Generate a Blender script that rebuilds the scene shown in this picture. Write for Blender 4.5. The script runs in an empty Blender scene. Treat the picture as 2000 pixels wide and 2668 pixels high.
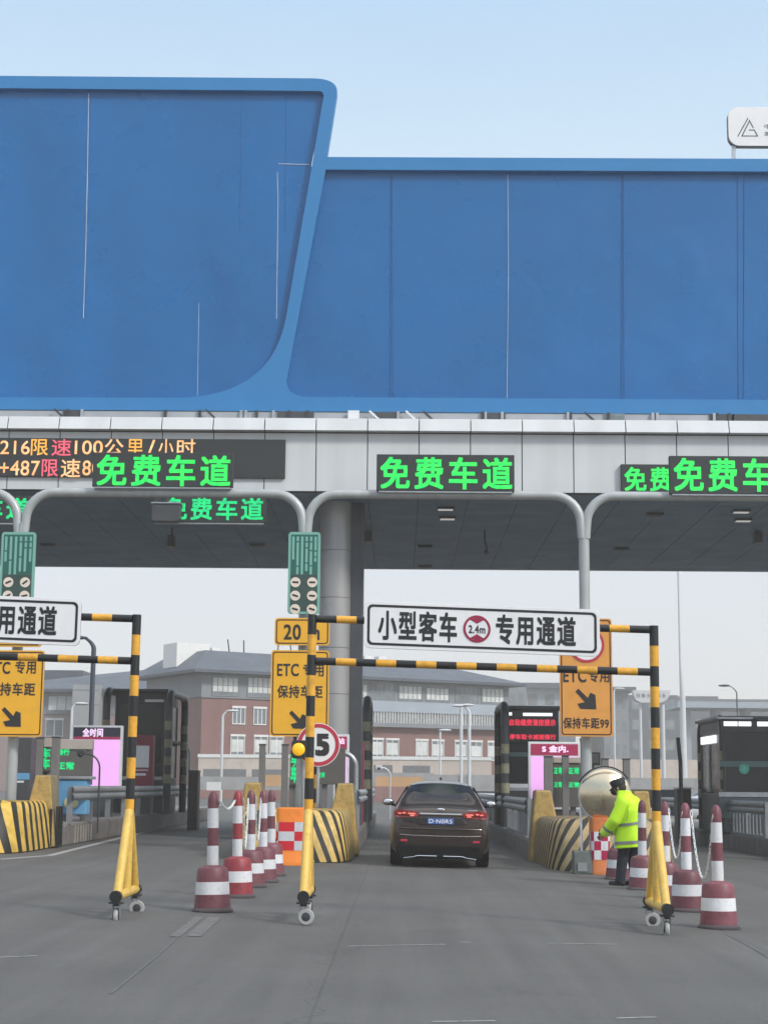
import bpy, bmesh, math, random
from mathutils import Vector, Matrix
random.seed(7)
R = math.radians
SC = bpy.context.scene
COL = SC.collection

# ---------------------------------------------------------------- camera
F = 4300.0                      # focal length in pixels of the 2000 x 2668 photograph
CAM = Vector((0, 0, 1.46))
def _basis():
    d0 = Vector((40 / F, -(2048 - 1334) / F, -1)).normalized()
    d1 = Vector((1040 / F, -(2056.5 - 1334) / F, -1)).normalized()
    up = d1.cross(d0)
    if up.y < 0: up = -up
    up.normalize()
    return d0.cross(up).normalized(), d0, up         # world X, Y, Z in camera space
_X, _Y, _Z = _basis()
C2W = Matrix((_X, _Y, _Z))
cam_data = bpy.data.cameras.new('camera'); cam = bpy.data.objects.new('camera', cam_data); COL.objects.link(cam)
cam.matrix_world = Matrix.Translation(CAM) @ C2W.to_4x4()
cam_data.sensor_fit = 'HORIZONTAL'; cam_data.sensor_width = 36; cam_data.lens = F / 2000 * 36
cam_data.clip_start = 0.1; cam_data.clip_end = 6000
SC.camera = cam
# ---------------------------------------------------------------- sky, sun, exposure
SUN_EL, SUN_AZ = R(38), R(128)      # azimuth clockwise from +Y
w = bpy.data.worlds.new('World'); SC.world = w; w.use_nodes = True
nt = w.node_tree; bg = nt.nodes['Background']
sky = nt.nodes.new('ShaderNodeTexSky'); sky.sky_type = 'NISHITA'; sky.sun_disc = False
sky.sun_elevation = SUN_EL; sky.sun_rotation = SUN_AZ
sky.altitude = 0; sky.air_density = 1.0; sky.dust_density = 1.2; sky.ozone_density = 1.4
tcw = nt.nodes.new('ShaderNodeTexCoord'); spw = nt.nodes.new('ShaderNodeSeparateXYZ'); nt.links.new(tcw.outputs['Generated'], spw.inputs[0])
veil = nt.nodes.new('ShaderNodeValToRGB'); nt.links.new(spw.outputs['Z'], veil.inputs[0])      # high thin haze: whitish low, pale blue above
els = veil.color_ramp.elements
for p_, c_ in ((0, (.415, .41, .43)), (.14, (.405, .42, .455)), (.37, (.345, .435, .51)), (.47, (.27, .385, .51)), (1, (.98, .98, 1))):
    e_ = els[0] if p_ == 0 else (els[len(els) - 1] if p_ == 1 else els.new(p_)); e_.color = (*c_, 1)
nzw = nt.nodes.new('ShaderNodeTexNoise'); nzw.inputs['Scale'].default_value = 2.2; nzw.inputs['Detail'].default_value = 5
mpw = nt.nodes.new('ShaderNodeMapping'); mpw.inputs['Scale'].default_value = (1, 1, 3.5); nt.links.new(tcw.outputs['Generated'], mpw.inputs[0]); nt.links.new(mpw.outputs[0], nzw.inputs['Vector'])
rgw = nt.nodes.new('ShaderNodeMapRange'); rgw.inputs[1].default_value = .3; rgw.inputs[2].default_value = .7; rgw.inputs[3].default_value = .95 / .15; rgw.inputs[4].default_value = 1.05 / .15; nt.links.new(nzw.outputs['Fac'], rgw.inputs[0])
vs_ = nt.nodes.new('ShaderNodeVectorMath'); vs_.operation = 'SCALE'; nt.links.new(rgw.outputs[0], vs_.inputs['Scale']); nt.links.new(veil.outputs[0], vs_.inputs[0])
mxw = nt.nodes.new('ShaderNodeMix'); mxw.data_type = 'RGBA'; mxw.inputs['Factor'].default_value = .88
nt.links.new(sky.outputs[0], mxw.inputs['A']); nt.links.new(vs_.outputs[0], mxw.inputs['B'])
nt.links.new(mxw.outputs['Result'], bg.inputs[0]); bg.inputs[1].default_value = 0.15
sl = bpy.data.lights.new('sun', 'SUN'); sl.energy = 1.5; sl.angle = R(10); sl.color = (1, .95, .88)
sun = bpy.data.objects.new('sun', sl); COL.objects.link(sun)
sd = Vector((math.sin(SUN_AZ) * math.cos(SUN_EL), math.cos(SUN_AZ) * math.cos(SUN_EL), math.sin(SUN_EL)))
sun.rotation_euler = sd.to_track_quat('Z', 'Y').to_euler(); sun.location = sd * 60
SC.view_settings.view_transform = 'Standard'; SC.view_settings.look = 'None'
SC.view_settings.exposure = 0.9; SC.view_settings.gamma = 1
SC.cycles.max_bounces = 8; SC.cycles.volume_bounces = 1
SC.cycles.use_denoising = True

# ---------------------------------------------------------------- projection helpers: pixel of the photograph + distance -> world
K = 0.018                                            # the plaza falls gently to the right
def ray(px, py): return C2W @ Vector(((px - 1000) / F, -(py - 1334) / F, -1))
def P(px, py, Y):
    d = ray(px, py); return CAM + d * (Y / d.y)
def PX(px, Y, py=2048): return P(px, py, Y).x
def PZ(py, Y, px=1040): return P(px, py, Y).z
def G(px, py):
    d = ray(px, py); t = -CAM.z / (d.z + K * d.x); return CAM + d * t
def gz(x): return -K * x

# ---------------------------------------------------------------- materials
MATS = {}
def mat(name, col, rough=.6, metal=0, var=.08, scale=3, bump=0, emit=None, es=1, spec=.5, coat=0, streak=0, alpha=None, dirt=0):
    if name in MATS: return MATS[name]
    m = bpy.data.materials.new(name); m.use_nodes = True; n = m.node_tree.nodes; l = m.node_tree.links
    b = n['Principled BSDF']; b.inputs['Roughness'].default_value = rough; b.inputs['Metallic'].default_value = metal
    b.inputs['Specular IOR Level'].default_value = spec; b.inputs['Coat Weight'].default_value = coat
    c4 = (*col, 1)
    b.inputs['Base Color'].default_value = c4
    if var or streak or dirt:
        tc = n.new('ShaderNodeTexCoord'); src = tc.outputs['Object']
        def noise(vec, s, det=4):
            t = n.new('ShaderNodeTexNoise'); t.inputs['Scale'].default_value = s; t.inputs['Detail'].default_value = det
            l.new(vec, t.inputs['Vector']); return t.outputs['Fac']
        def ramp(f, a, bb, lo, hi):
            r = n.new('ShaderNodeMapRange'); r.inputs[1].default_value = a; r.inputs[2].default_value = bb
            r.inputs[3].default_value = lo; r.inputs[4].default_value = hi; l.new(f, r.inputs[0]); return r.outputs[0]
        v = ramp(noise(src, scale), .3, .7, 1 - var, 1 + var)
        if streak:
            mp = n.new('ShaderNodeMapping'); mp.inputs['Scale'].default_value = (scale * 2.2, scale * 2.2, scale * .12); l.new(src, mp.inputs[0])
            s2 = ramp(noise(mp.outputs[0], 1, 6), .35, .75, 1 + streak * .4, 1 - streak)
            mu = n.new('ShaderNodeMath'); mu.operation = 'MULTIPLY'; l.new(v, mu.inputs[0]); l.new(s2, mu.inputs[1]); v = mu.outputs[0]
        if dirt:
            s3 = ramp(noise(src, scale * 3.1, 8), .48, .72, 1, 1 - dirt)
            mu = n.new('ShaderNodeMath'); mu.operation = 'MULTIPLY'; l.new(v, mu.inputs[0]); l.new(s3, mu.inputs[1]); v = mu.outputs[0]
        vm = n.new('ShaderNodeVectorMath'); vm.operation = 'SCALE'; vm.inputs[0].default_value = col; l.new(v, vm.inputs['Scale'])
        l.new(vm.outputs[0], b.inputs['Base Color'])
        l.new(ramp(noise(src, scale * 2.3), .3, .7, max(0.02, rough - .08), min(1, rough + .08)), b.inputs['Roughness'])
        if bump:
            bp = n.new('ShaderNodeBump'); bp.inputs['Strength'].default_value = bump; bp.inputs['Distance'].default_value = .02
            l.new(noise(src, scale * 12, 6), bp.inputs['Height']); l.new(bp.outputs[0], b.inputs['Normal'])
    if emit:
        b.inputs['Emission Color'].default_value = (*emit, 1); b.inputs['Emission Strength'].default_value = es * .56
    MATS[name] = m; return m

# ---------------------------------------------------------------- mesh builder
class MB:
    def __init__(s): s.v = []; s.f = []; s.m = []; s.sm = []; s.uv = []; s.mats = []
    def mi(s, m):
        if m not in s.mats: s.mats.append(m)
        return s.mats.index(m)
    def face(s, idx, m, smooth=False, uv=None): s.f.append(tuple(idx)); s.m.append(s.mi(m)); s.sm.append(smooth); s.uv.append(uv)
    def add(s, vs, fs, m, smooth=False):
        o = len(s.v); s.v += [tuple(q) for q in vs]
        for f in fs: s.face([i + o for i in f], m, smooth)
    def box(s, x0, x1, y0, y1, z0, z1, m):
        x0, x1 = min(x0, x1), max(x0, x1); y0, y1 = min(y0, y1), max(y0, y1); z0, z1 = min(z0, z1), max(z0, z1)
        s.add([(x0,y0,z0),(x1,y0,z0),(x1,y1,z0),(x0,y1,z0),(x0,y0,z1),(x1,y0,z1),(x1,y1,z1),(x0,y1,z1)],
              [(0,3,2,1),(4,5,6,7),(0,1,5,4),(1,2,6,5),(2,3,7,6),(3,0,4,7)], m); return s
    def cyl(s, a, b, r0, m, r1=None, n=16, caps=True):
        a = Vector(a); b = Vector(b); r1 = r0 if r1 is None else r1
        d = (b - a).normalized(); u = d.orthogonal().normalized(); v = d.cross(u)
        vs = []
        for c, r in ((a, r0), (b, r1)):
            for i in range(n):
                t = 2 * math.pi * i / n; vs.append(c + (u * math.cos(t) + v * math.sin(t)) * r)
        s.add(vs, [(i, (i + 1) % n, n + (i + 1) % n, n + i) for i in range(n)], m, True)
        if caps:
            o = len(s.v) - 2 * n
            s.face([o + n - 1 - i for i in range(n)], m); s.face([o + n + i for i in range(n)], m)
        return s
    def sqbar(s, a, b, w, m, h=None):
        a = Vector(a); b = Vector(b); h = h or w; d = (b - a).normalized()
        u = d.cross(Vector((0, 0, 1)))
        if u.length < .01: u = Vector((1, 0, 0))
        u.normalize(); v = u.cross(d).normalized()
        vs = [c + u * i * w / 2 + v * j * h / 2 for c in (a, b) for i, j in ((-1,-1),(1,-1),(1,1),(-1,1))]
        s.add(vs, [(0,1,2,3),(7,6,5,4),(0,4,5,1),(1,5,6,2),(2,6,7,3),(3,7,4,0)], m); return s
    def tube(s, pts, r, m, n=12, mats=None, rs=None):
        pts = [Vector(p) for p in pts]; rings = []; u = None
        for i, p in enumerate(pts):
            d = (pts[min(i + 1, len(pts) - 1)] - pts[max(i - 1, 0)]).normalized()
            if u is None: u = d.orthogonal().normalized()
            else:
                u = (u - d * u.dot(d)).normalized()
            v = d.cross(u); rr = rs[i] if rs else r
            rings.append([p + (u * math.cos(2*math.pi*k/n) + v * math.sin(2*math.pi*k/n)) * rr for k in range(n)])
        o = len(s.v)
        for g in rings: s.v += [tuple(q) for q in g]
        for i in range(len(pts) - 1):
            mm = mats[i] if mats else m
            for k in range(n):
                s.face([o+i*n+k, o+i*n+(k+1)%n, o+(i+1)*n+(k+1)%n, o+(i+1)*n+k], mm, True)
        s.face([o + n - 1 - k for k in range(n)], m); s.face([o + (len(pts)-1)*n + k for k in range(n)], m)
        return s
    def lathe(s, prof, c, m, n=28, mats=None, axis='z'):
        o = len(s.v); c = Vector(c)
        for r, z in prof:
            for k in range(n):
                t = 2*math.pi*k/n
                q = (r*math.cos(t), r*math.sin(t), z) if axis == 'z' else ((r*math.cos(t), z, r*math.sin(t)) if axis == 'y' else (z, r*math.cos(t), r*math.sin(t)))
                s.v.append(tuple(c + Vector(q)))
        for i in range(len(prof) - 1):
            for k in range(n):
                s.face([o+i*n+k, o+i*n+(k+1)%n, o+(i+1)*n+(k+1)%n, o+(i+1)*n+k], mats[i] if mats else m, True)
        s.face([o + n - 1 - k for k in range(n)], mats[0] if mats else m)
        s.face([o + (len(prof)-1)*n + k for k in range(n)], mats[-1] if mats else m)
        return s
    def sphere(s, c, r, m, n=12, sc=(1, 1, 1), rot=None):
        c = Vector(c); vs = []; fs = []
        for i in range(n + 1):
            ph = math.pi * i / n
            for k in range(2 * n):
                t = math.pi * k / n
                q = Vector((math.sin(ph)*math.cos(t)*sc[0], math.sin(ph)*math.sin(t)*sc[1], math.cos(ph)*sc[2])) * r
                if rot: q = rot @ q
                vs.append(c + q)
        for i in range(n):
            for k in range(2 * n): fs.append((i*2*n+k, (i+1)*2*n+k, (i+1)*2*n+(k+1)%(2*n), i*2*n+(k+1)%(2*n)))
        s.add(vs, fs, m, True); return s
    def capsule(s, a, b, ra, rb, m, n=14):
        s.cyl(a, b, ra, m, rb, n); s.sphere(a, ra, m, 8); s.sphere(b, rb, m, 8); return s
    def prism(s, poly, y0, y1, m, side=None):          # outline in x,z extruded along y (front at y0)
        n = len(poly); o = len(s.v)
        s.v += [(x, y0, z) for x, z in poly] + [(x, y1, z) for x, z in poly]
        a = sum(poly[i][0]*poly[(i+1)%n][1] - poly[(i+1)%n][0]*poly[i][1] for i in range(n))
        fr = list(range(n)) if a > 0 else list(range(n))[::-1]
        s.face([o+i for i in fr], m); s.face([o+n+i for i in fr[::-1]], m)
        for j in range(n):
            i, k = fr[j], fr[(j+1) % n]; s.face([o+k, o+i, o+n+i, o+n+k], side or m)
        return s
    def prismx(s, poly, x0, x1, m):                    # outline in y,z extruded along x
        n = len(poly); o = len(s.v)
        s.v += [(x0, y, z) for y, z in poly] + [(x1, y, z) for y, z in poly]
        s.face([o+i for i in range(n)], m); s.face([o+n+i for i in range(n)][::-1], m)
        for i in range(n): s.face([o+(i+1)%n, o+i, o+n+i, o+n+(i+1)%n], m)
        return s
    def mesh(s, me, fn, m):
        o = len(s.v); s.v += [tuple(fn(v.co)) for v in me.vertices]
        for p in me.polygons: s.face([o + i for i in p.vertices], m)
        return s
    def text(s, t, cx, cz, w, h, y, m, weight=.012, space=1.08, fit=True, thick=0):
        c = bpy.data.curves.new('t', 'FONT'); c.body = t; c.space_character = space; c.extrude = thick
        o = bpy.data.objects.new('t', c); COL.objects.link(o)
        me = bpy.data.meshes.new_from_object(o.evaluated_get(bpy.context.evaluated_depsgraph_get()))
        bpy.data.objects.remove(o); bpy.data.curves.remove(c)
        xs = [v.co.x for v in me.vertices]; ys = [v.co.y for v in me.vertices]
        if not xs: return s
        x0, x1, y0, y1 = min(xs), max(xs), min(ys), max(ys)
        kx = w / (x1 - x0); ky = h / (y1 - y0)
        if not fit: kx = ky = min(kx, ky)
        k_ = 0
        for ox, oz in ((0, 0), (-1, -1), (1, 1), (-1, 1), (1, -1)) if weight else ((0, 0),):       # heavier strokes, each copy 0.4 mm behind the last
            s.mesh(me, lambda q: (cx + (q.x + ox * weight - (x0+x1)/2) * kx, y - q.z + k_ * .0004, cz + (q.y + oz * weight - (y0+y1)/2) * ky), m); k_ += 1
        bpy.data.meshes.remove(me); return s
    def plate(s, loops, y, th, m):                     # filled outline with holes, x,z coordinates
        c = bpy.data.curves.new('p', 'CURVE'); c.dimensions = '2D'; c.fill_mode = 'BOTH'; c.extrude = th / 2
        for lp in loops:
            sp = c.splines.new('POLY'); sp.points.add(len(lp) - 1); sp.use_cyclic_u = True
            for i, (a, b) in enumerate(lp): sp.points[i].co = (a, b, 0, 1)
        o = bpy.data.objects.new('p', c); COL.objects.link(o)
        me = bpy.data.meshes.new_from_object(o.evaluated_get(bpy.context.evaluated_depsgraph_get()))
        bpy.data.objects.remove(o); bpy.data.curves.remove(c)
        s.mesh(me, lambda q: (q.x, y + th / 2 - q.z, q.y), m); bpy.data.meshes.remove(me); return s
    def build(s, name, parent=None, bevel=0, remesh=0, smooth_it=0, subsurf=0, loc=None, bseg=2):
        off = Vector((0, 0, 0)); p = parent
        while p: off += p.location; p = p.parent
        if loc is not None: off = off + Vector(loc)
        me = bpy.data.meshes.new(name)
        me.from_pydata([(a - off.x, b - off.y, c - off.z) for a, b, c in s.v], [], s.f)
        for m in s.mats: me.materials.append(m)
        me.polygons.foreach_set('material_index', s.m); me.polygons.foreach_set('use_smooth', s.sm)
        if any(u is not None for u in s.uv):
            ul = me.uv_layers.new(name='UVMap'); k = 0
            for f, u in zip(s.f, s.uv):
                for j in range(len(f)):
                    ul.data[k].uv = u[j] if u else (0, 0); k += 1
        me.update()
        if not subsurf and not remesh and any(s.sm): me.set_sharp_from_angle(angle=R(38))
        o = bpy.data.objects.new(name, me); COL.objects.link(o)
        if parent: o.parent = parent
        if loc is not None: o.location = loc
        if subsurf:
            q = o.modifiers.new('s', 'SUBSURF'); q.levels = q.render_levels = subsurf
        if remesh:
            q = o.modifiers.new('r', 'REMESH'); q.mode = 'VOXEL'; q.voxel_size = remesh; q.use_smooth_shade = True
            if smooth_it:
                q = o.modifiers.new('c', 'SMOOTH'); q.iterations = smooth_it; q.factor = .5
            me2 = bpy.data.meshes.new_from_object(o.evaluated_get(bpy.context.evaluated_depsgraph_get()))
            o.modifiers.clear(); o.data = me2; me2.name = name
            for p_ in me2.polygons: p_.use_smooth = True
        if bevel:
            q = o.modifiers.new('b', 'BEVEL'); q.width = bevel; q.segments = bseg; q.limit_method = 'ANGLE'; q.angle_limit = R(50)
        return o

def tag(o, label=None, cat=None, group=None, kind=None):
    if label: o['label'] = label
    if cat: o['category'] = cat
    if group: o['group'] = group
    if kind: o['kind'] = kind
    return o
def thing(name, label, cat, loc=(0, 0, 0), group=None, kind=None):
    o = bpy.data.objects.new(name, None); COL.objects.link(o); o.location = loc; o.empty_display_size = .1
    return tag(o, label, cat, group, kind)
def dup(o, loc=None, rz=None, label=None):
    def cp(a, par):
        c = a.copy(); COL.objects.link(c)
        if par: c.parent = par
        for ch in a.children: cp(ch, c)
        return c
    c = cp(o, None)
    if loc is not None: c.location = loc
    if rz is not None: c.rotation_euler.z = rz
    if label: c['label'] = label
    return c
def rrect(x0, x1, z0, z1, r, n=6):
    out = []
    for cx, cz, a in ((x1-r, z0+r, -90), (x1-r, z1-r, 0), (x0+r, z1-r, 90), (x0+r, z0+r, 180)):
        for i in range(n + 1):
            t = R(a + 90 * i / n); out.append((cx + r*math.cos(t), cz + r*math.sin(t)))
    return out
def circ(cx, cz, r, n=40): return [(cx + r*math.cos(2*math.pi*i/n), cz + r*math.sin(2*math.pi*i/n)) for i in range(n)]
def ring(cx, cz, r0, r1): return [circ(cx, cz, r1), circ(cx, cz, r0)[::-1]]

# palette
M_black = mat('black_paint', (.010, .011, .012), .45, var=.15, dirt=.2)
M_yel = mat('yellow_paint', (.72, .36, .03), .42, var=.08, scale=5, dirt=.25)
M_yel2 = mat('pale_yellow_paint', (.68, .44, .09), .42, var=.08, scale=5, dirt=.2)
M_white = mat('white_paint', (.72, .73, .74), .5, var=.04, dirt=.08)
M_signw = mat('white_sign_sheet', (.76, .76, .76), .38, var=.03, scale=2, dirt=.05)
M_dark = mat('dark_metal', (.045, .05, .055), .4, metal=.2, var=.12)
M_char = mat('charcoal_panel', (.055, .058, .062), .5, var=.1)
M_galv = mat('galvanised_steel', (.42, .44, .46), .38, metal=.55, var=.12, scale=4, dirt=.15)
M_rubber = mat('rubber', (.007, .007, .008), .9, var=.2, spec=.12)
M_chrome = mat('chrome', (.75, .76, .78), .15, metal=1, var=.03)
M_glass = mat('dark_glass', (.010, .013, .018), .16, var=.05, spec=.35)
M_red = mat('red_sign', (.45, .02, .05), .4, var=.06)
M_ink = mat('sign_ink', (.012, .012, .014), .5, var=.05)

# ================================================================ GROUND
def ground_material():
    m = bpy.data.materials.new('plaza_concrete'); m.use_nodes = True; n = m.node_tree.nodes; l = m.node_tree.links
    b = n['Principled BSDF']; tc = n.new('ShaderNodeTexCoord')
    def mapped(sx, sy):
        mp = n.new('ShaderNodeMapping'); mp.inputs['Scale'].default_value = (sx, sy, 1); l.new(tc.outputs['Object'], mp.inputs[0]); return mp.outputs[0]
    def noise(v, s, d=5, r=.6):
        t = n.new('ShaderNodeTexNoise'); t.inputs['Scale'].default_value = s; t.inputs['Detail'].default_value = d; t.inputs['Roughness'].default_value = r
        l.new(v, t.inputs['Vector']); return t.outputs['Fac']
    def rng(f, a, bb, lo, hi):
        r = n.new('ShaderNodeMapRange'); r.inputs[1].default_value = a; r.inputs[2].default_value = bb; r.inputs[3].default_value = lo; r.inputs[4].default_value = hi
        l.new(f, r.inputs[0]); return r.outputs[0]
    def mul(a, b_):
        q = n.new('ShaderNodeMath'); q.operation = 'MULTIPLY'; l.new(a, q.inputs[0]); l.new(b_, q.inputs[1]); return q.outputs[0]
    v = rng(noise(mapped(1, 1), .35), .3, .7, .88, 1.12)
    v = mul(v, rng(noise(mapped(2.6, .09), 1, 6), .3, .72, .84, 1.12))       # traffic film along the lanes
    v = mul(v, rng(noise(mapped(1, 1), 30, 8, .7), .25, .75, .80, 1.20))       # aggregate
    v = mul(v, rng(noise(mapped(.9, .5), .9, 7), .60, .72, 1, .80))          # oil stains
    vo = n.new('ShaderNodeTexVoronoi'); vo.feature = 'DISTANCE_TO_EDGE'; vo.inputs['Scale'].default_value = .16
    wv = n.new('ShaderNodeVectorMath'); wv.operation = 'ADD'; nz_ = n.new('ShaderNodeTexNoise'); nz_.inputs['Scale'].default_value = 1.3; nz_.inputs['Detail'].default_value = 6; l.new(tc.outputs['Object'], nz_.inputs['Vector'])
    l.new(tc.outputs['Object'], wv.inputs[0]); l.new(nz_.outputs['Color'], wv.inputs[1]); l.new(wv.outputs[0], vo.inputs['Vector'])
    v = mul(v, rng(vo.outputs['Distance'], 0, .0022, .72, 1))                # hairline cracks
    v = mul(v, rng(noise(mapped(.5, 5), .8, 4), .62, .72, 1, .90))          # scuffs across the lanes
    br = n.new('ShaderNodeTexBrick'); br.offset = 0; br.inputs['Scale'].default_value = 1
    br.inputs['Brick Width'].default_value = 4.05; br.inputs['Row Height'].default_value = 4.9
    br.inputs['Mortar Size'].default_value = .012; br.inputs['Color1'].default_value = (1,1,1,1); br.inputs['Color2'].default_value = (.98,.98,.98,1); br.inputs['Mortar'].default_value = (.80,.80,.80,1)
    mp = n.new('ShaderNodeMapping'); mp.inputs['Location'].default_value = (.55, 1.1, 0); l.new(tc.outputs['Object'], mp.inputs[0]); l.new(mp.outputs[0], br.inputs['Vector'])
    bw = n.new('ShaderNodeRGBToBW'); l.new(br.outputs['Color'], bw.inputs[0]); v = mul(v, bw.outputs[0])
    vm = n.new('ShaderNodeVectorMath'); vm.operation = 'SCALE'; vm.inputs[0].default_value = (.100, .098, .094); l.new(v, vm.inputs['Scale']); l.new(vm.outputs[0], b.inputs['Base Color'])
    b.inputs['Roughness'].default_value = .75; b.inputs['Specular IOR Level'].default_value = .35
    bp = n.new('ShaderNodeBump'); bp.inputs['Strength'].default_value = .35; bp.inputs['Distance'].default_value = .01
    l.new(noise(mapped(1, 1), 45, 8, .7), bp.inputs['Height']); l.new(bp.outputs[0], b.inputs['Normal'])
    return m
g = MB(); W_ = 260
g.add([(-W_, -30, K*W_), (W_, -30, -K*W_), (W_, 1600, -K*W_), (-W_, 1600, K*W_)], [(0, 1, 2, 3)], ground_material())
tag(g.build('ground'), 'grey concrete toll plaza with faint slab joints and worn wheel paths', kind='structure')
M_line = mat('worn_white_line', (.33, .33, .325), .7, var=.2, scale=8, dirt=.45)
def road_line(name, pts, w, label):
    b = MB()
    for (a, c) in pts:
        p, q = G(*a), G(*c); d = (q - p).normalized(); s_ = Vector((-d.y, d.x, 0)) * w / 2
        vs = [p - s_, q - s_, q + s_, p + s_]
        b.add([(v.x, v.y, gz(v.x) + .004) for v in vs], [(0, 1, 2, 3)], M_line)
    return tag(b.build(name), label, kind='structure')
road_line('road_marking', [((905, 2467), (1160, 2462)), ((1196, 2456), (1226, 2457)), ((1425, 2459), (1606, 2462)), ((1606, 2655), (1710, 2652)), ((0, 2496), (98, 2492)), ((1125, 2664), (1290, 2662))], .035, 'thin worn white transverse lines painted across the lanes')
road_line('road_marking', [((0, 2240), (130, 2230)), ((130, 2230), (330, 2180)), ((330, 2180), (545, 2128))], .16, 'white edge line beside the left kerb')
M_patch = mat('joint_sealant', (.10, .10, .10), .7, var=.2)
M_patch2 = mat('pale_repair', (.128, .126, .122), .8, var=.15, scale=6, dirt=.3)
b = MB()
def strip(b, pts, w, m, z=.004):
    q = [G(*p) for p in pts]
    for i in range(len(q) - 1):
        d = (q[i+1] - q[i]).normalized(); s_ = Vector((-d.y, d.x, 0)) * w / 2
        b.add([(v.x, v.y, gz(v.x) + z) for v in (q[i] - s_, q[i+1] - s_, q[i+1] + s_, q[i] + s_)], [(0, 1, 2, 3)], m)
strip(b, [(505, 2400), (470, 2435), (415, 2487), (290, 2590)], .02, M_patch)
strip(b, [(1890, 2434), (1950, 2465), (2040, 2520)], .03, M_patch)
strip(b, [(455, 2442), (520, 2390)], .10, M_patch2, .005); strip(b, [(505, 2441), (560, 2391)], .14, M_patch2, .005)
tag(b.build('road_joint'), 'sealed slab joints and pale concrete repairs in the plaza', kind='structure')

# ================================================================ CANOPY
YF, YB = 39.5, 54.0
Zs = PZ(1281, YF)              # soffit height at the front
Zt = PZ(1093, YF); Zm = PZ(1127, YF)
M_fascia = mat('grey_aluminium_panel', (.58, .60, .605), .45, metal=0, var=.05, scale=.8, streak=.1)
M_tgrey = mat('teal_grey', (.16, .20, .21), .6, var=.3, scale=6)
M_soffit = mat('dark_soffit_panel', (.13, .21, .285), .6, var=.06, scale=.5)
M_gap = mat('panel_joint', (.03, .03, .035), .7)
XL, XR = -22.0, 23.0
can = thing('toll_canopy', 'long grey panelled canopy roof spanning the toll lanes', 'canopy', (0, YF, 0))
b = MB(); pw = P(1091, 1180, YF).x - P(957, 1180, YF).x; x0 = P(957, 1180, YF).x; k0 = int((XL - x0) / pw) - 1
xs = [x0 + k * pw for k in range(k0, k0 + 40) if XL < x0 + k * pw < XR]
b.box(XL, XR, YF + .03, YF + .25, Zs, Zt - .02, M_gap)
for i in range(len(xs) - 1):
    b.box(xs[i] + .012, xs[i+1] - .012, YF, YF + .04, Zs, Zm - .03, M_fascia)
b.build('fascia', can, bevel=.006)
b = MB()
for i in range(len(xs) - 1):
    a0, a1 = xs[i] + .012, xs[i+1] - .012
    b.prismx([(YF - .22, Zm), (YF + .3, Zm), (YF + .3, Zt), (YF - .10, Zt)], a0, a1, M_fascia)
b.build('cornice', can, bevel=.006)
b = MB()
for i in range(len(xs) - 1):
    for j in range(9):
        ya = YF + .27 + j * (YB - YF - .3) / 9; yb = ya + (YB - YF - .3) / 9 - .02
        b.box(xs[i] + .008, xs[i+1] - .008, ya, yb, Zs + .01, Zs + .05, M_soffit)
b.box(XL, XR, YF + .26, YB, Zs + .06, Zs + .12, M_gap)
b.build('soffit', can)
b = MB(); b.box(XL, XR, YF + .3, YB, Zs + .13, Zt - .1, M_fascia); b.build('roof_deck', can)
b = MB(); b.box(XL, XR, YB, YB + .12, Zs, Zt - .1, M_fascia); b.build('rear_fascia', can)
# soffit fittings
def soffit_px(px, py):
    d = ray(px, py); t = (Zs - CAM.z) / d.z; return CAM + d * t
M_lamp = mat('lamp_lens', (.8, .8, .8), .4, emit=(1, .97, .9), es=.3)
for i, (px, py, lit) in enumerate([(1160, 1323, 1), (1165, 1348, 1), (1930, 1330, 1), (1935, 1353, 1), (125, 1418, 0), (670, 1419, 0), (1107, 1422, 0), (1705, 1338, 0), (1618, 1428, 0), (1107, 1475, 0)]):
    q = soffit_px(px, py)
    t = thing('ceiling_light', ['lit strip light nearest the middle display', 'second lit strip light behind the middle display', 'lit strip light behind the right display', 'farther lit strip light behind the right display', 'small dark downlight under the left canopy end', 'dark downlight left of the cylindrical column', 'dark downlight above the middle lane', 'dark rectangular downlight behind the right display', 'dark round downlight right of the forked pole', 'dark downlight at the rear canopy edge over the middle lane'][i], 'ceiling light', (q.x, q.y, Zs), 'lights under the canopy')
    MB().box(q.x - .22, q.x + .22, q.y - .14, q.y + .14, Zs - .05, Zs + .005, M_dark).build('housing', t, bevel=.01)
    MB().box(q.x - .19, q.x + .19, q.y - .11, q.y + .11, Zs - .062, Zs - .052, M_lamp if lit else M_char).build('diffuser', t)
for i, (px, py, h, lb) in enumerate([(447, 1410, .5, 'dark camera hanging from the soffit left of the column'), (958, 1398, .75, 'dark box hanging from the soffit right of the column'), (1262, 1420, .9, 'thin bent hanger under the soffit over the middle lane'), (1972, 1400, .7, 'dark box hanging from the soffit at the right edge')]):
    q = P(px, py, 45.5)
    t = thing('ceiling_camera', lb, 'camera', (q.x, q.y, Zs))
    MB().cyl((q.x, q.y, Zs), (q.x, q.y, q.z + .15), .03, M_dark).build('stem', t)
    if i == 2: MB().cyl((q.x, q.y, q.z+.14), (q.x+.08, q.y, q.z-.18), .03, M_dark).sphere((q.x + .05, q.y, q.z - .2), .07, M_dark).build('camera_body', t)
    else: MB().box(q.x - .1, q.x + .1, q.y - .25, q.y + .15, q.z - .18, q.z + .14, M_dark).build('camera_body', t, bevel=.02)
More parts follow.
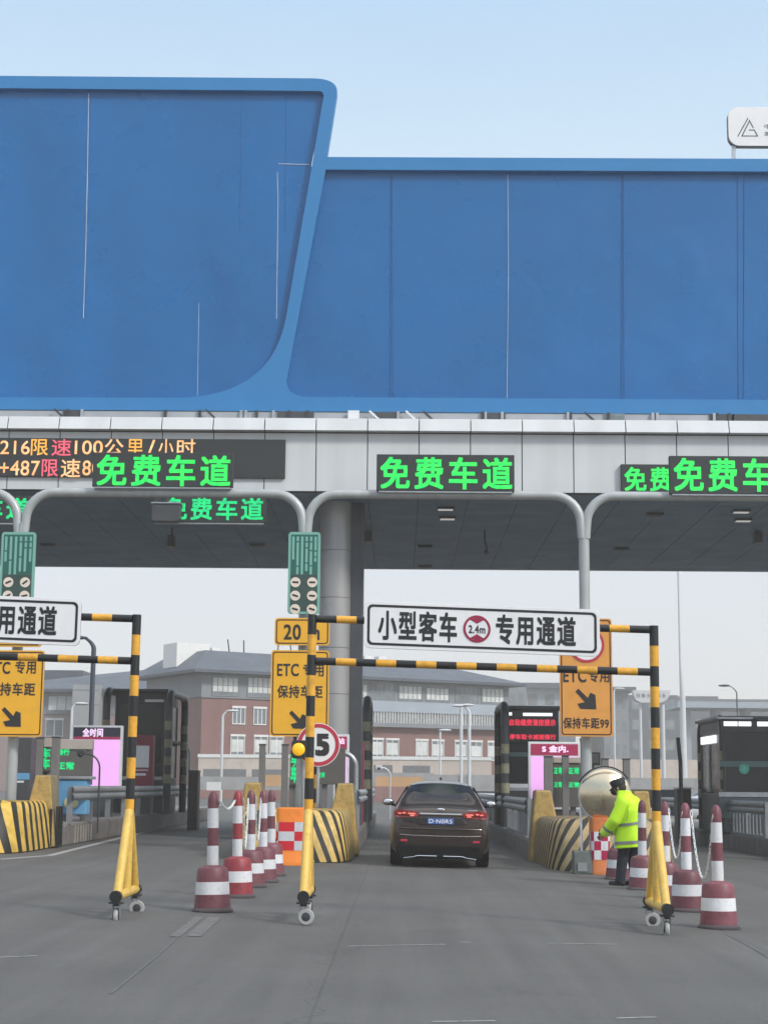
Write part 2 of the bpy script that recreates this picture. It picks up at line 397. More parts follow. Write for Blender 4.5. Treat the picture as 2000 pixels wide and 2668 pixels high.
# rounded grey detector box left
YD = YF - .45; q0, q1 = P(398, 1312, YD), P(470, 1360, YD)
t = thing('detector_box', 'rounded grey equipment box hanging beside the smaller left green display', 'equipment box', (q0.x, YD, q1.z))
b = MB(); b.prism(rrect(q0.x, q1.x, q1.z, q0.z, .08), YD - .15, YD + .15, M_char); b.build('casing', t, bevel=.01)
MB().box(q0.x - .02, q1.x + .02, YD - .18, YD + .18, q0.z - .02, q0.z + .01, M_galv).build('top_cover', t)
MB().cyl(((q0.x+q1.x)/2, YD + .1, q0.z), ((q0.x+q1.x)/2, YD + .1, Zs + .12), .03, M_dark).build('stem', t)
MB().box((q0.x+q1.x)/2 - .05, (q0.x+q1.x)/2 + .05, YD + .08, YF - .002, Zs + .10, Zs + .16, M_dark).build('wall_bracket', t)

# structure between canopy and billboard
YBL0 = 40.0
M_back = mat('pale_grey_cladding', (.36, .38, .40), .6, var=.12, scale=.8, streak=.12)
b = MB(); b.box(XL, XR, 40.02, 40.3, Zt - .12, PZ(1073.5, YBL0) - .012, M_back)
rear = thing('rear_cladding', 'grey cladding strip behind the gap under the billboard', 'cladding', (0, 42.6, Zt - .2)); b.build('panel', rear)
# ---------------------------------------------------------------- billboard
YBL = 40.0; TH = .32
M_bf = mat('blue_frame_paint', (.022, .185, .43), .4, var=.03, scale=.6, streak=.04)
M_bp = mat('blue_billboard_panel', (.003, .118, .335), .30, var=.08, scale=.24, streak=.09)
_n, _l = M_bp.node_tree.nodes, M_bp.node_tree.links
_t = _n.new('ShaderNodeTexNoise'); _t.inputs['Scale'].default_value = .45; _t.inputs['Detail'].default_value = 2; _c = _n.new('ShaderNodeTexCoord'); _l.new(_c.outputs['Object'], _t.inputs['Vector'])
_b = _n.new('ShaderNodeBump'); _b.inputs['Strength'].default_value = .5; _b.inputs['Distance'].default_value = .25; _l.new(_t.outputs['Fac'], _b.inputs['Height']); _l.new(_b.outputs[0], _n['Principled BSDF'].inputs['Normal'])
M_seam = mat('seam_sheen', (.42, .50, .62), .4, var=.2)
def pz(pts, Y=YBL): return [(P(x, y, Y).x, P(x, y, Y).z) for x, y in pts]
def arc(p0, c, p1, n=8):      # quadratic curve
    return [((1-t)**2*p0[0] + 2*t*(1-t)*c[0] + t*t*p1[0], (1-t)**2*p0[1] + 2*t*(1-t)*c[1] + t*t*p1[1]) for t in [i/n for i in range(n+1)]]
outer = [(-560, 192)] + arc((815, 203), (880, 204), (878, 240)) + [(851, 408), (2700, 416), (2700, 1084), (-560, 1063)]
hl = [(-530, 224)] + arc((828, 236), (846, 236), (842, 255)) + [(800, 505), (745, 828)] + arc((742, 840), (700, 1030), (470, 1036), 16) + [(-530, 1034)]
hr = [(848, 441), (2660, 449), (2660, 1046)] + arc((800, 1034), (735, 1030), (749, 975), 10)
bb = thing('billboard', 'huge blue two part billboard on the canopy roof', 'billboard', (0, YBL, PZ(1070, YBL)))
b = MB(); b.plate([pz(outer), pz(hl), pz(hr)], YBL, TH, M_bf); b.build('frame', bb, bevel=.02)
b = MB(); b.plate([pz([(-545, 208), (850, 220), (790, 700), (768, 1050), (-545, 1050)]), pz([(827, 350), (817, 415), (812, 427), (809, 427), (815, 395)])], YBL + .16, .06, M_bp); ob = b.build('panel', bb); ob['label'] = 'taller left blue panel with rounded lower right corner'
b = MB(); b.plate([pz([(852, 425), (2680, 432), (2680, 1065), (735, 1058), (738, 990), (848, 430)])], YBL + .165, .05, M_bp); ob = b.build('panel', bb); ob['label'] = 'lower right blue panel'
# seams of the stretched sheets, shiny edge reflections painted in as pale strips
def seam(pts, w, m=M_seam, name='seam'):
    b = MB(); q = [P(x, y, YBL + .15) for x, y in pts]
    b.tube([(p.x, YBL + .157, p.z) for p in q], w, m, n=6); return b.build(name, bb)
seam([(231, 243), (228, 430), (224, 620), (217, 828)], .011)
seam([(722, 448), (724, 520), (720, 830)], .009); seam([(725, 426), (806, 428)], .013)
seam([(518, 790), (514, 1030)], .006)
seam([(1322, 453), (1324, 700), (1320, 1038)], .008)
M_fs = mat('faint_seam', (.012, .125, .36), .45, var=.2)
M_ds = mat('dark_seam', (.002, .088, .27), .45, var=.2)
for x in (1022, 1624, 1921): seam([(x, 452), (x + 2, 1038)], .010, M_fs, 'seam')
for x in (1018, 1620, 1938): seam([(x, 452), (x - 2, 1038)], .007, M_ds, 'seam')
for x in (628, 745): seam([(x, 245), (x-3, 600)], .006, M_ds, 'seam')
seam([(232.5+3, 243), (221, 828)], .006, M_ds, 'seam')
# supporting steelwork seen in the gap
zb_, zt_ = Zt - .15, PZ(1070, 40)
for px in (175, 213, 430, 520, 628, 640, 668, 712, 752, 800, 1037, 1258, 1264, 1308, 1480, 1486, 1585, 1700, 1712, 1860, 1868, 1900):
    x = P(px, 1080, 39.95).x
    MB().box(x - .035, x + .035, 39.95, 40.01, zb_, zt_ - .02, random.choice([M_galv, M_dark, M_dark])).build('support_post', rear)
for px, m_ in ((165, M_dark), (560, M_dark), (985, M_white), (1080, M_white), (1125, M_dark), (1545, M_dark)):
    x = P(px, 1080, 39.95).x
    MB().sqbar((x - .22, 39.90, zt_ - .03), (x + .22, 39.90, Zt - .1), .05, m_).build('strut', rear)
for px, w__ in ((190, .25), (770, .45), (1010, .3), (1285, .3), (1600, .25), (1880, .3), (1960, .5)):
    x = P(px, 1080, 39.95).x
    MB().box(x - w__, x + w__, 39.985, 40.012, zb_, zt_ - .04, random.choice([M_char, M_tgrey])).build('louvre', rear)
x = P(921, 1080, 39.9).x
MB().box(x - .14, x + .14, 39.86, 39.95, zb_, zt_ - .03, M_white).build('equipment_box', rear)
for x in (-20, -15, -10, -5, 0, 5, 10, 15, 20): MB().box(x - .1, x + .1, 40.45, 40.65, Zt - .2, PZ(600, 40), M_galv).build('support_post', bb)

# logo sign
YS = 40.1
t = thing('logo_sign', 'white rounded sign with triangular emblem on top of the billboard', 'sign', (PX(1912, YS), YS, PZ(412, YS, 1912)))
q0, q1 = P(1895, 278, YS), P(2330, 381, YS)
b = MB(); b.prism(rrect(q0.x, q1.x, q1.z, q0.z, .28, 8), YS, YS + .2, M_signw, M_dark); b.build('board', t, bevel=.01)
b = MB()
def stroke(b, x0, y0, x1, y1, w, Y, m):
    a, c = P(x0, y0, Y), P(x1, y1, Y); d = Vector((c.x - a.x, c.z - a.z)).normalized(); s_ = Vector((-d.y, d.x)) * w / 2
    poly = [(a.x - s_.x, a.z - s_.y), (c.x - s_.x, c.z - s_.y), (c.x + s_.x, c.z + s_.y), (a.x + s_.x, a.z + s_.y)]
    b.prism(poly, Y - .006, Y - .001, m)
M_teal = mat('teal_ink', (.01, .05, .06), .5)
stroke(b, 1921, 355, 1948, 307, .022, YS, M_ink); stroke(b, 1932, 354, 1952, 314, .024, YS, M_teal)
stroke(b, 1951, 312, 1962, 333, .02, YS, M_teal); stroke(b, 1950.5, 338, 1965, 338, .022, YS, M_teal)
stroke(b, 1964, 337, 1973, 354, .022, YS, M_teal); stroke(b, 1931, 353.5, 1974, 353.5, .02, YS, M_teal)
b.text('中国', PX(2009, YS, 330), PZ(329, YS, 2009), .36, .13, YS - .004, M_teal, weight=0)
b.text('高速', PX(2009, YS, 348), PZ(348, YS, 2009), .36, .12, YS - .004, M_teal, weight=0)
b.build('emblem', t)
b = MB(); b.sqbar((PX(1912, YS, 395), YS + .1, PZ(415, YS, 1912) - .1), (PX(1913, YS, 380), YS + .1, PZ(375, YS, 1912)), .09, M_galv); b.build('post', t)
b = MB(); b.sqbar((PX(2300, YS, 395), YS + .1, PZ(415, YS, 2300) - .1), (PX(2300, YS, 380), YS + .1, PZ(375, YS, 2300)), .09, M_galv); b.build('post', t)

def vary_emission(m, ca, cb, sc=9):
    n, l = m.node_tree.nodes, m.node_tree.links; t = n.new('ShaderNodeTexNoise'); t.inputs['Scale'].default_value = sc; c = n.new('ShaderNodeTexCoord'); l.new(c.outputs['Object'], t.inputs['Vector'])
    r = n.new('ShaderNodeMapRange'); r.inputs[1].default_value = .35; r.inputs[2].default_value = .65; l.new(t.outputs['Fac'], r.inputs[0])
    x = n.new('ShaderNodeMix'); x.data_type = 'RGBA'; l.new(r.outputs[0], x.inputs['Factor']); x.inputs['A'].default_value = (*ca, 1); x.inputs['B'].default_value = (*cb, 1); l.new(x.outputs['Result'], n['Principled BSDF'].inputs['Emission Color'])
# ---------------------------------------------------------------- LED boards
M_ledback = mat('led_board', (.022, .026, .028), .6, var=.15, scale=20)
M_green = mat('green_led', (0, .2, .05), .5, var=0, emit=(.0, .86, .09), es=1.1)
M_green2 = mat('green_led_cool', (0, .2, .08), .5, var=0, emit=(.0, .70, .20), es=1.0)
M_amber = mat('amber_led', (.3, .1, .03), .5, var=0, emit=(1.0, .50, .20), es=1.1)
M_magled = mat('magenta_led', (.3, .02, .08), .5, var=0, emit=(.80, .13, .15), es=1.0)
M_gold = mat('gold_led', (.3, .15, .03), .5, var=0, emit=(.9, .42, .06), es=1.0)
vary_emission(M_green, (0, .62, .10), (.04, .98, .06)); vary_emission(M_green2, (0, .50, .18), (.0, .80, .18)); vary_emission(M_amber, (1, .42, .14), (.95, .66, .36), 5)
def led_board(px0, py0, px1, py1, Y, label, tx, m, group='green free lane displays', bracket=None):
    a, c = P(px0, py0, Y), P(px1, py1, Y)
    t = thing('lane_display', label, 'display', ((a.x + c.x) / 2, Y, c.z), group)
    MB().box(a.x, c.x, Y, Y + .16, c.z, a.z, M_ledback).build('casing', t, bevel=.012)
    b = MB(); b.text('免费车道', (P(tx[0], tx[2], Y).x + P(tx[1], tx[2], Y).x) / 2, (PZ(tx[2], Y, tx[0]) + PZ(tx[3], Y, tx[0])) / 2, PX(tx[1], Y, tx[2]) - PX(tx[0], Y, tx[2]), PZ(tx[2], Y) - PZ(tx[3], Y), Y - .012, m, weight=.022, space=1.2)
    b.build('lettering', t)
    b = MB(); b.box(a.x + .05, c.x - .05, Y + .02, Y + .14, c.z - .035, c.z - .002, M_galv); b.build('bracket', t)
    return t
YP = 35.5
led_board(243, 1178, 606, 1269, YP - .25, 'green lit display left, in front of the amber speed board', (255, 600, 1186, 1264), M_green)
led_board(981, 1183, 1340, 1280, YP - .25, 'green lit display above the middle lane', (992, 1332, 1192, 1272), M_green)
led_board(1743, 1187, 2106, 1288, YP - .25, 'larger green lit display cut by the right edge of the photo', (1755, 2097, 1195, 1278), M_green)
led_board(1617, 1209, 1890, 1284, YF - .12, 'smaller green lit display on the fascia half hidden at right', (1626, 1880, 1218, 1278), M_green, group='smaller green displays')
led_board(400, 1288, 692, 1362, YF - .22, 'smaller green lit display hanging under the fascia, left of the column', (432, 685, 1297, 1353), M_green2, group='smaller green displays')
led_board(-214, 1290, 80, 1362, YF - .22, 'smaller green lit display hanging at the far left edge', (-184, 76, 1297, 1351), M_green2, group='smaller green displays')
# amber speed board
a, c = P(-520, 1137, YF - .08), P(742, 1246, YF - .08)
t = thing('speed_display', 'long dark speed limit board with amber characters on the left fascia', 'display', ((a.x+c.x)/2, YF - .08, c.z))
MB().box(a.x, c.x, YF - .08, YF - .005, c.z, a.z, M_ledback).build('casing', t, bevel=.01)
def led_txt(s, x0, x1, y0, y1, m, nm='lettering', wt=.008):
    Y = YF - .09; b = MB()
    b.text(s, (PX(x0, Y, y0) + PX(x1, Y, y0)) / 2, (PZ(y0, Y, x0) + PZ(y1, Y, x0)) / 2, PX(x1, Y, y0) - PX(x0, Y, y0), PZ(y0, Y) - PZ(y1, Y), Y - .004, m, weight=wt, space=1.05); b.build(nm, t)
led_txt('216', 2, 78, 1148, 1183, M_amber); led_txt('限', 82, 126, 1144, 1186, M_gold); led_txt('速', 136, 186, 1144, 1187, M_magled)
led_txt('100', 196, 268, 1148, 1183, M_amber); led_txt('公', 274, 322, 1144, 1186, M_amber); led_txt('里', 332, 374, 1144, 1186, M_gold)
led_txt('/', 386, 404, 1146, 1184, M_amber); led_txt('小', 414, 452, 1144, 1186, M_amber); led_txt('时', 462, 509, 1144, 1186, M_amber)
led_txt('+487', 0, 104, 1200, 1238, M_amber); led_txt('限', 110, 152, 1197, 1241, M_magled); led_txt('速', 160, 210, 1196, 1243, M_amber); led_txt('80', 216, 262, 1200, 1238, M_amber)
led_txt('公里/小时', 270, 460, 1197, 1241, M_amber)

# ---------------------------------------------------------------- forked lane poles with arched arms
M_pole = mat('pole_grey_paint', (.38, .40, .40), .42, metal=.15, var=.06, scale=3, streak=.1)
def lane_gantry(xl, xr, ybar, ground_l, label):
    t = thing('lane_pole', label, 'pole', (xl, YP, gz(xl)), 'forked grey poles carrying the displays')
    zb = ybar; r = .62; zj = zb - .95
    b = MB(); b.tube([(xl, YP, gz(xl)), (xl, YP, zj + .25)], .115, M_pole, n=16); b.build('post', t)
    pts = [(xl + .035, YP - .02, zj), (xl + .06, YP - .02, zb - r)]
    for i in range(1, 9):
        q = R(90 * i / 8); pts.append((xl + .06 + r * (1 - math.cos(q)), YP - .02, zb - r + r * math.sin(q)))
    for i in range(0, 9):
        q = R(90 * (1 - i / 8)); pts.append((xr - .06 - r * (1 - math.cos(q)), YP - .02, zb - r + r * math.sin(q)))
    pts += [(xr - .035, YP - .02, zj)]
    b = MB(); b.tube(pts, .10, M_pole, n=16); b.build('arm', t)
    b = MB(); b.box(xl - .25, xl + .25, YP - .25, YP + .25, gz(xl), gz(xl) + .05, M_galv); b.cyl((xl, YP, gz(xl) + .04), (xl, YP, gz(xl) + .22), .15, M_galv); b.build('base_plate', t)
    return t
X1, X2, X3 = PX(45, YP, 1700), PX(790, YP, 1700), PX(1524, YP, 1700)
zbar = PZ(1289, YP, 1050)
lane_gantry(X1, X2 , zbar, 0, 'leftmost forked grey pole with arm arching over the left lane')
lane_gantry(X2, X3, zbar, 0, 'forked grey pole left of the middle lane with arm over it')
lane_gantry(X3, X3 + 6.15, zbar, 0, 'forked grey pole right of the middle lane')
t = thing('lane_pole', 'forked pole arm entering from the left edge', 'pole', (X1 - 6.15, YP, 0), 'forked grey poles carrying the displays')
zb = zbar; r = .62; pts = [(X1 - .095, YP + .0, zb - .95), (X1 - .12, YP, zb - r)]
for i in range(1, 9):
    q = R(90 * i / 8); pts.append((X1 - .12 - r * (1 - math.cos(q)), YP, zb - r + r * math.sin(q)))
pts.append((X1 - 6.1, YP, zb)); MB().tube(pts, .10, M_pole, n=16).build('arm', t)
MB().tube([(X1 - 6.15, YP, gz(-14)), (X1 - 6.15, YP, zb + .1)], .115, M_pole).build('post', t)

# green plates with vertical bars and six white discs
M_gp = mat('green_plate', (.006, .10, .075), .4, var=.08, scale=2)
M_gp2 = mat('dark_green_plate', (.025, .06, .05), .4, var=.08, scale=2)
M_mint = mat('mint_edge', (.17, .40, .33), .4, var=.05)
M_disc = mat('cream_disc', (.72, .62, .52), .5, var=.05)
def green_plate(px, label, y0=1386, y1=1600):
    Y = YP - .3; a, c = P(px - 40, y0, Y), P(px + 40, y1, Y); cx = (a.x + c.x) / 2; w = (c.x - a.x); h = a.z - c.z
    t = thing('vehicle_plate', label, 'sign', (cx, Y, c.z), 'tall green plates on the lane poles')
    b = MB(); b.prism(rrect(a.x, c.x, c.z, a.z, .07), Y, Y + .05, M_mint); b.build('border', t)
    zs = c.z + h * .48
    b = MB(); b.box(a.x + .055, c.x - .055, Y - .006, Y - .001, zs, a.z - .055, M_gp); b.box(a.x + .055, c.x - .055, Y - .006, Y - .001, c.z + .055, zs - .002, M_gp2); b.build('face', t)
    b = MB(); rnd = random.Random(int(px))
    for k in range(6):
        x = a.x + .105 + k * (w - .21) / 5 - .025; z = a.z - .1; zend = zs + (.0 if k in (1, 2, 3, 4) else .28)
        while z > zend + .05:
            seg = rnd.choice([.1, .16, .3, .5]) if k not in (2,) else 1; ze = max(zend, z - seg); b.box(x, x + .05, Y - .010, Y - .007, ze, z, M_mint); z = ze - .03
    b.build('lettering', t)
    for i in range(3):
        for sx in (-.18, .18):
            zc = zs - .17 - i * .29
            d = MB(); d.lathe([(.108, -.012), (.108, -.007)], (cx + sx, Y, zc), M_disc, axis='y', n=24); dd = d.build('disc', t)
            e = MB(); ang = rnd.uniform(-.7, .7); l_ = .065
            e.sqbar((cx + sx - l_*math.cos(ang), Y - .016, zc - l_*math.sin(ang)), (cx + sx + l_*math.cos(ang), Y - .016, zc + l_*math.sin(ang)), .004, M_ink, .04)
            e.build('pictogram', dd)
    b = MB(); b.box(cx - .18, cx + .18, Y + .05, Y + .2, zs - .05, zs, M_galv); b.build('bracket', t)
green_plate(45, 'tall green plate on the leftmost forked pole'); green_plate(792, 'tall green plate above the yellow distance sign')

# yellow signs
M_yb = mat('yellow_sign_sheet', (.78, .40, .015), .4, var=.03, scale=1.5, dirt=.08)
M_ob = mat('orange_sign_sheet', (.68, .30, .055), .4, var=.04, scale=1.5, dirt=.1)
M_edge = mat('dark_brown_border', (.05, .015, .008), .5)
def ysign(px0, py0, px1, py1, Y, label, m, name='lane_sign'):
    a, c = P(px0, py0, Y), P(px1, py1, Y)
    t = thing(name, label, 'sign', ((a.x+c.x)/2, Y, c.z))
    b = MB(); b.prism(rrect(a.x, c.x, c.z, a.z, .07), Y, Y + .04, m, M_galv); b.build('board', t)
    b = MB(); b.plate([rrect(a.x + .03, c.x - .03, c.z + .03, a.z - .03, .06), rrect(a.x + .055, c.x - .055, c.z + .055, a.z - .055, .045)[::-1]], Y - .004, .003, M_edge); b.build('border', t)
    b = MB(); xc = (a.x + c.x) / 2; b.box(xc - .3, xc + .3, Y + .04, YP - .1, (a.z+c.z)/2 - .04, (a.z+c.z)/2 + .04, M_galv); b.build('bracket', t)
    return t, Y
def stext(t, Y, s, x0, x1, y0, y1, wt=.02, sp=1.08):
    b = MB(); b.text(s, (PX(x0, Y, y0) + PX(x1, Y, y0)) / 2, (PZ(y0, Y, x0) + PZ(y1, Y, x0)) / 2, PX(x1, Y, y0) - PX(x0, Y, y0), PZ(y0, Y) - PZ(y1, Y), Y - .007, M_ink, weight=wt, space=sp); b.build('lettering', t)
def arrow(t, Y, x, y, s):
    # down-right arrow, centred at pixel x,y with half size s
    c = P(x, y, Y); k = s * Y / F
    pts = [(-1, .72), (-.72, 1), (.18, .12), (.42, .62), (.9, .42), (.98, -.95), (-.55, -.92), (-.82, -.45), (-.1, -.28)]
    b = MB(); b.prism([(c.x + u * k, c.z + v * k) for u, v in pts], Y - .008, Y - .003, M_ink); b.build('arrow', t)
YY = YP - .32
t, Y = ysign(716, 1610, 858, 1682, YY, 'small yellow sign reading 20 m above the middle left toll sign', M_yb)
stext(t, Y, '20 m', 740, 832, 1628, 1666)
t, Y = ysign(707, 1694, 855, 1920, YY, 'yellow toll lane sign behind the middle striped post', M_yb)
stext(t, Y, 'ETC', 723, 778, 1730, 1761); stext(t, Y, '专用', 790, 843, 1729, 1762); stext(t, Y, '保持车距', 723, 840, 1786, 1818); arrow(t, Y, 777, 1876, 24)
t, Y = ysign(-45, 1694, 108, 1920, YY, 'yellow toll lane sign at the left edge', M_yb)
stext(t, Y, 'ETC', -27, 27, 1725, 1755); stext(t, Y, '专用', 41, 94, 1722, 1755); stext(t, Y, '保持车距', -30, 92, 1779, 1812); arrow(t, Y, 30, 1869, 26)
t, Y = ysign(-45, 1602, 108, 1686, YY, 'small yellow sign hidden behind the left white lane board', M_yb)
stext(t, Y, '20 m', -20, 80, 1625, 1662)
t, Y = ysign(1456, 1611, 1597, 1920, YY, 'tall orange toll sign with limit ring right of the middle lane', M_ob)
stext(t, Y, 'ETC', 1467, 1526, 1744, 1777); stext(t, Y, '专用', 1533, 1586, 1744, 1777); stext(t, Y, '保持车距99', 1467, 1585, 1870, 1898); arrow(t, Y, 1526, 1822, 27)
c_ = P(1527, 1680, Y); MB().lathe([(.33, -.010), (.33, -.006)], (c_.x, Y, c_.z), M_signw, axis='y', n=40).build('disc', t)
b = MB(); b.plate(ring(c_.x, c_.z, .325, .38), Y - .014, .004, M_red); b.build('ring', t)
# round 5 sign
YR = YP - .45; c_ = P(829, 1941, YR)
t = thing('speed_sign', 'round red ringed white sign with a 5 behind the striped post', 'sign', (c_.x, YR, c_.z - .46))
MB().lathe([(.455, 0), (.455, .03)], (c_.x, YR, c_.z), M_signw, axis='y', n=48).build('disc', t)
b = MB(); b.plate(ring(c_.x, c_.z, .36, .44), YR - .005, .004, M_red); b.build('ring', t)
b = MB(); b.text('5', PX(838, YR), c_.z, .235, .41, YR - .005, M_ink, weight=.05); b.build('lettering', t)
b = MB(); b.cyl((c_.x, YR + .06, gz(c_.x)+.9), (c_.x, YR + .06, c_.z), .035, M_galv); b.build('post', t)
c_ = P(779, 1953, YR - .1)
t = thing('warning_beacon', 'black boxed beacon with round amber lamp left of the 5 sign', 'beacon', (c_.x, YR, c_.z - .2))
b = MB(); b.prism(rrect(c_.x - .16, c_.x + .2, c_.z - .19, c_.z + .19, .06), YR - .1, YR - .01, M_black); b.build('housing', t, bevel=.01)
M_amb = mat('amber_lens', (.85, .45, .01), .25, var=.03, emit=(1, .5, .0), es=.35)
MB().lathe([(.135, -.02), (.125, -.04), (.08, -.065), (.02, -.075)], (c_.x - .01, YR - .1, c_.z), M_amb, axis='y').build('lens', t)
MB().cyl((c_.x + .1, YR + .1, gz(-2) + .9), (c_.x + .1, YR + .1, c_.z + .1), .04, M_galv).build('post', t)
MB().box(c_.x + .02, c_.x + .16, YR - .02, YR + .1, c_.z - .05, c_.z + .05, M_galv).build('bracket', t)

# ---------------------------------------------------------------- column
YC = 41.3
M_col = mat('column_cladding', (.36, .36, .36), .38, metal=.35, var=.03, scale=.6, streak=.05)
xc = PX(866, YC); t = thing('canopy_column', 'round metal clad column with dark square post behind the middle left signs', 'column', (xc, YC, gz(xc)))
b = MB(); rr = .40; zz = [gz(xc)] + [PZ(y, YC, 866) for y in (2040, 1930, 1810, 1690, 1560, 1437)] + [Zs + .02]
for i in range(len(zz) - 1): b.cyl((xc, YC, zz[i] + .006), (xc, YC, zz[i+1] - .006), rr, M_col, n=40)
b.cyl((xc, YC, zz[0]), (xc, YC, zz[-1]), rr - .015, M_gap, n=32); b.build('cladding', t)
M_cd = mat('dark_column_side', (.05, .055, .065), .5, var=.08)
b = MB(); b.box(PX(899, YC), PX(941, YC), YC - .1, YC + .6, gz(xc), Zs + .02, M_cd); b.build('post', t, bevel=.02)

# ================================================================ ISLANDS
def stripe_mat(name, slope, ca, cb, per=.215, duty=.45):
    m = bpy.data.materials.new(name); m.use_nodes = True; n = m.node_tree.nodes; l = m.node_tree.links; b = n['Principled BSDF']
    uv = n.new('ShaderNodeUVMap'); sp = n.new('ShaderNodeSeparateXYZ'); l.new(uv.outputs[0], sp.inputs[0])
    a = n.new('ShaderNodeMath'); a.operation = 'MULTIPLY_ADD'; l.new(sp.outputs[1], a.inputs[0]); a.inputs[1].default_value = slope; l.new(sp.outputs[0], a.inputs[2])
    d = n.new('ShaderNodeMath'); d.operation = 'DIVIDE'; l.new(a.outputs[0], d.inputs[0]); d.inputs[1].default_value = per
    f = n.new('ShaderNodeMath'); f.operation = 'FRACT'; l.new(d.outputs[0], f.inputs[0])
    g_ = n.new('ShaderNodeMath'); g_.operation = 'GREATER_THAN'; l.new(f.outputs[0], g_.inputs[0]); g_.inputs[1].default_value = duty
    mx = n.new('ShaderNodeMix'); mx.data_type = 'RGBA'; l.new(g_.outputs[0], mx.inputs['Factor']); mx.inputs['A'].default_value = (*cb, 1); mx.inputs['B'].default_value = (*ca, 1)
    tc = n.new('ShaderNodeTexCoord'); t_ = n.new('ShaderNodeTexNoise'); t_.inputs['Scale'].default_value = 5; t_.inputs['Detail'].default_value = 8; l.new(tc.outputs['Object'], t_.inputs['Vector'])
    r = n.new('ShaderNodeMapRange'); r.inputs[1].default_value = .35; r.inputs[2].default_value = .75; r.inputs[3].default_value = 1.1; r.inputs[4].default_value = .62; l.new(t_.outputs['Fac'], r.inputs[0])
    vm = n.new('ShaderNodeVectorMath'); vm.operation = 'SCALE'; l.new(mx.outputs['Result'], vm.inputs[0]); l.new(r.outputs[0], vm.inputs['Scale']); l.new(vm.outputs[0], b.inputs['Base Color'])
    b.inputs['Roughness'].default_value = .6; return m
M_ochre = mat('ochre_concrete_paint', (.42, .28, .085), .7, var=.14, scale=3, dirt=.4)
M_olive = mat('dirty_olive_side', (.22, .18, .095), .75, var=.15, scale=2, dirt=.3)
M_kerb = mat('weathered_kerb', (.16, .145, .135), .85, var=.2, scale=3, streak=.35)
M_itop = mat('island_top', (.22, .21, .20), .85, var=.15, scale=2, dirt=.3)
def island(xc, hw, slope, ca, cb, label, yf=31.5, yn=34.6, yend=66, finmat=None, lobe=None, fin_side=None, per=.23):
    t = thing('toll_island', label, 'traffic island', (xc, yn, gz(xc)), 'toll islands between lanes'); z0 = gz(xc)
    hw2 = lobe or hw - .03
    ms = stripe_mat('nose_stripes', slope, ca, cb, per)
    b = MB(); N = 56; rows = [(0, 1.0, 1.0), (.06, 1.0, 1.0), (.30, .985, .985), (.6, .96, .95), (.82, .93, .90), (.90, .90, .86), (.94, .84, .78), (.95, .0, .0)]
    prev = None; arcs = None; depth = yn + .6 - yf
    for z, kx, ky in rows:
        pts = []
        for i in range(N + 1):
            a = math.pi * i / N; ca_, sa = math.cos(a), math.sin(a)
            e = .32
            x = -hw2 * kx * math.copysign(abs(ca_) ** e, ca_); y = yn + .6 - depth * ky * abs(sa) ** e
            pts.append((xc + x, y, z0 + z))
        if arcs is None:
            arcs = [0]
            for i in range(N): arcs.append(arcs[-1] + (Vector(pts[i+1]) - Vector(pts[i])).length)
        o = len(b.v); b.v += pts
        if prev is not None:
            for i in range(N):
                b.face([prev[0]+i, prev[0]+i+1, o+i+1, o+i], ms, True, [(arcs[i], prev[1]), (arcs[i+1], prev[1]), (arcs[i+1], z), (arcs[i], z)])
        prev = (o, z)
    b.build('crash_nose', t)
    for s in (-1, 1):
        b = MB(); xo = xc + s * hw
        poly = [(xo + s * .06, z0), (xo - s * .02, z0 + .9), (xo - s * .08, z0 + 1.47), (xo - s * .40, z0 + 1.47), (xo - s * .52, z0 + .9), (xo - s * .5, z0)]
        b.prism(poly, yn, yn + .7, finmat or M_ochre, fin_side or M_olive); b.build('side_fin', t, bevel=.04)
    b = MB(); b.box(xc - hw, xc + hw, yn + .7, yend, z0 - .02, z0 + .42, M_kerb); b.build('kerb', t, bevel=.03)
    b = MB(); b.box(xc - hw + .03, xc + hw - .03, yn + .72, yend - .05, z0 + .421, z0 + .45, M_itop); b.build('deck', t)
    return t
YEL_ = (.66, .43, .08); BLK_ = (.02, .018, .016)
island(-8.35, 1.2, .42, YEL_, BLK_, 'island at the left edge with bold yellow and black nose', per=.46)
island(-2.08, 1.2, .38, (.62, .43, .13), BLK_, 'island left of the middle lane, yellow striped nose behind orange barrel')
island(3.98, 1.25, -.75, (.36, .27, .13), (.025, .022, .02), 'island right of the middle lane with dull brown striped nose', yf=30.7, per=.29)
island(10.35, 1.35, -.4, (.3, .22, .1), (.02, .018, .016), 'island cut by the right edge of the photo', yf=34.8, yn=38.2)
# pale faded stripes on the left island kerb
M_fade = mat('faded_kerb_stripe', (.34, .30, .25), .8, var=.2, dirt=.4)
k_ = [o for o in bpy.data.objects if o.name.startswith('toll_island')][0]
for i in range(7): MB().box(-7.149, -7.146, 37.0 + i * .32, 37.13 + i * .32, gz(-7.1) + .03, gz(-7.1) + .40, M_fade).build('kerb_stripe', k_)
for i in range(3): MB().prismx([(34.68 + i*.22, gz(-7.2) + .02), (34.78 + i*.22, gz(-7.2) + .02), (34.76 + i*.22, gz(-7.2) + .85), (34.66 + i*.22, gz(-7.2) + .85)], -7.06, -7.10, M_black).build('side_stripe', k_)
for i in range(3): MB().box(-7.50 + i*.14, -7.44 + i*.14, 34.58, 34.598, gz(-7.2) + .05, gz(-7.2) + .80, M_black).build('front_stripe', k_)

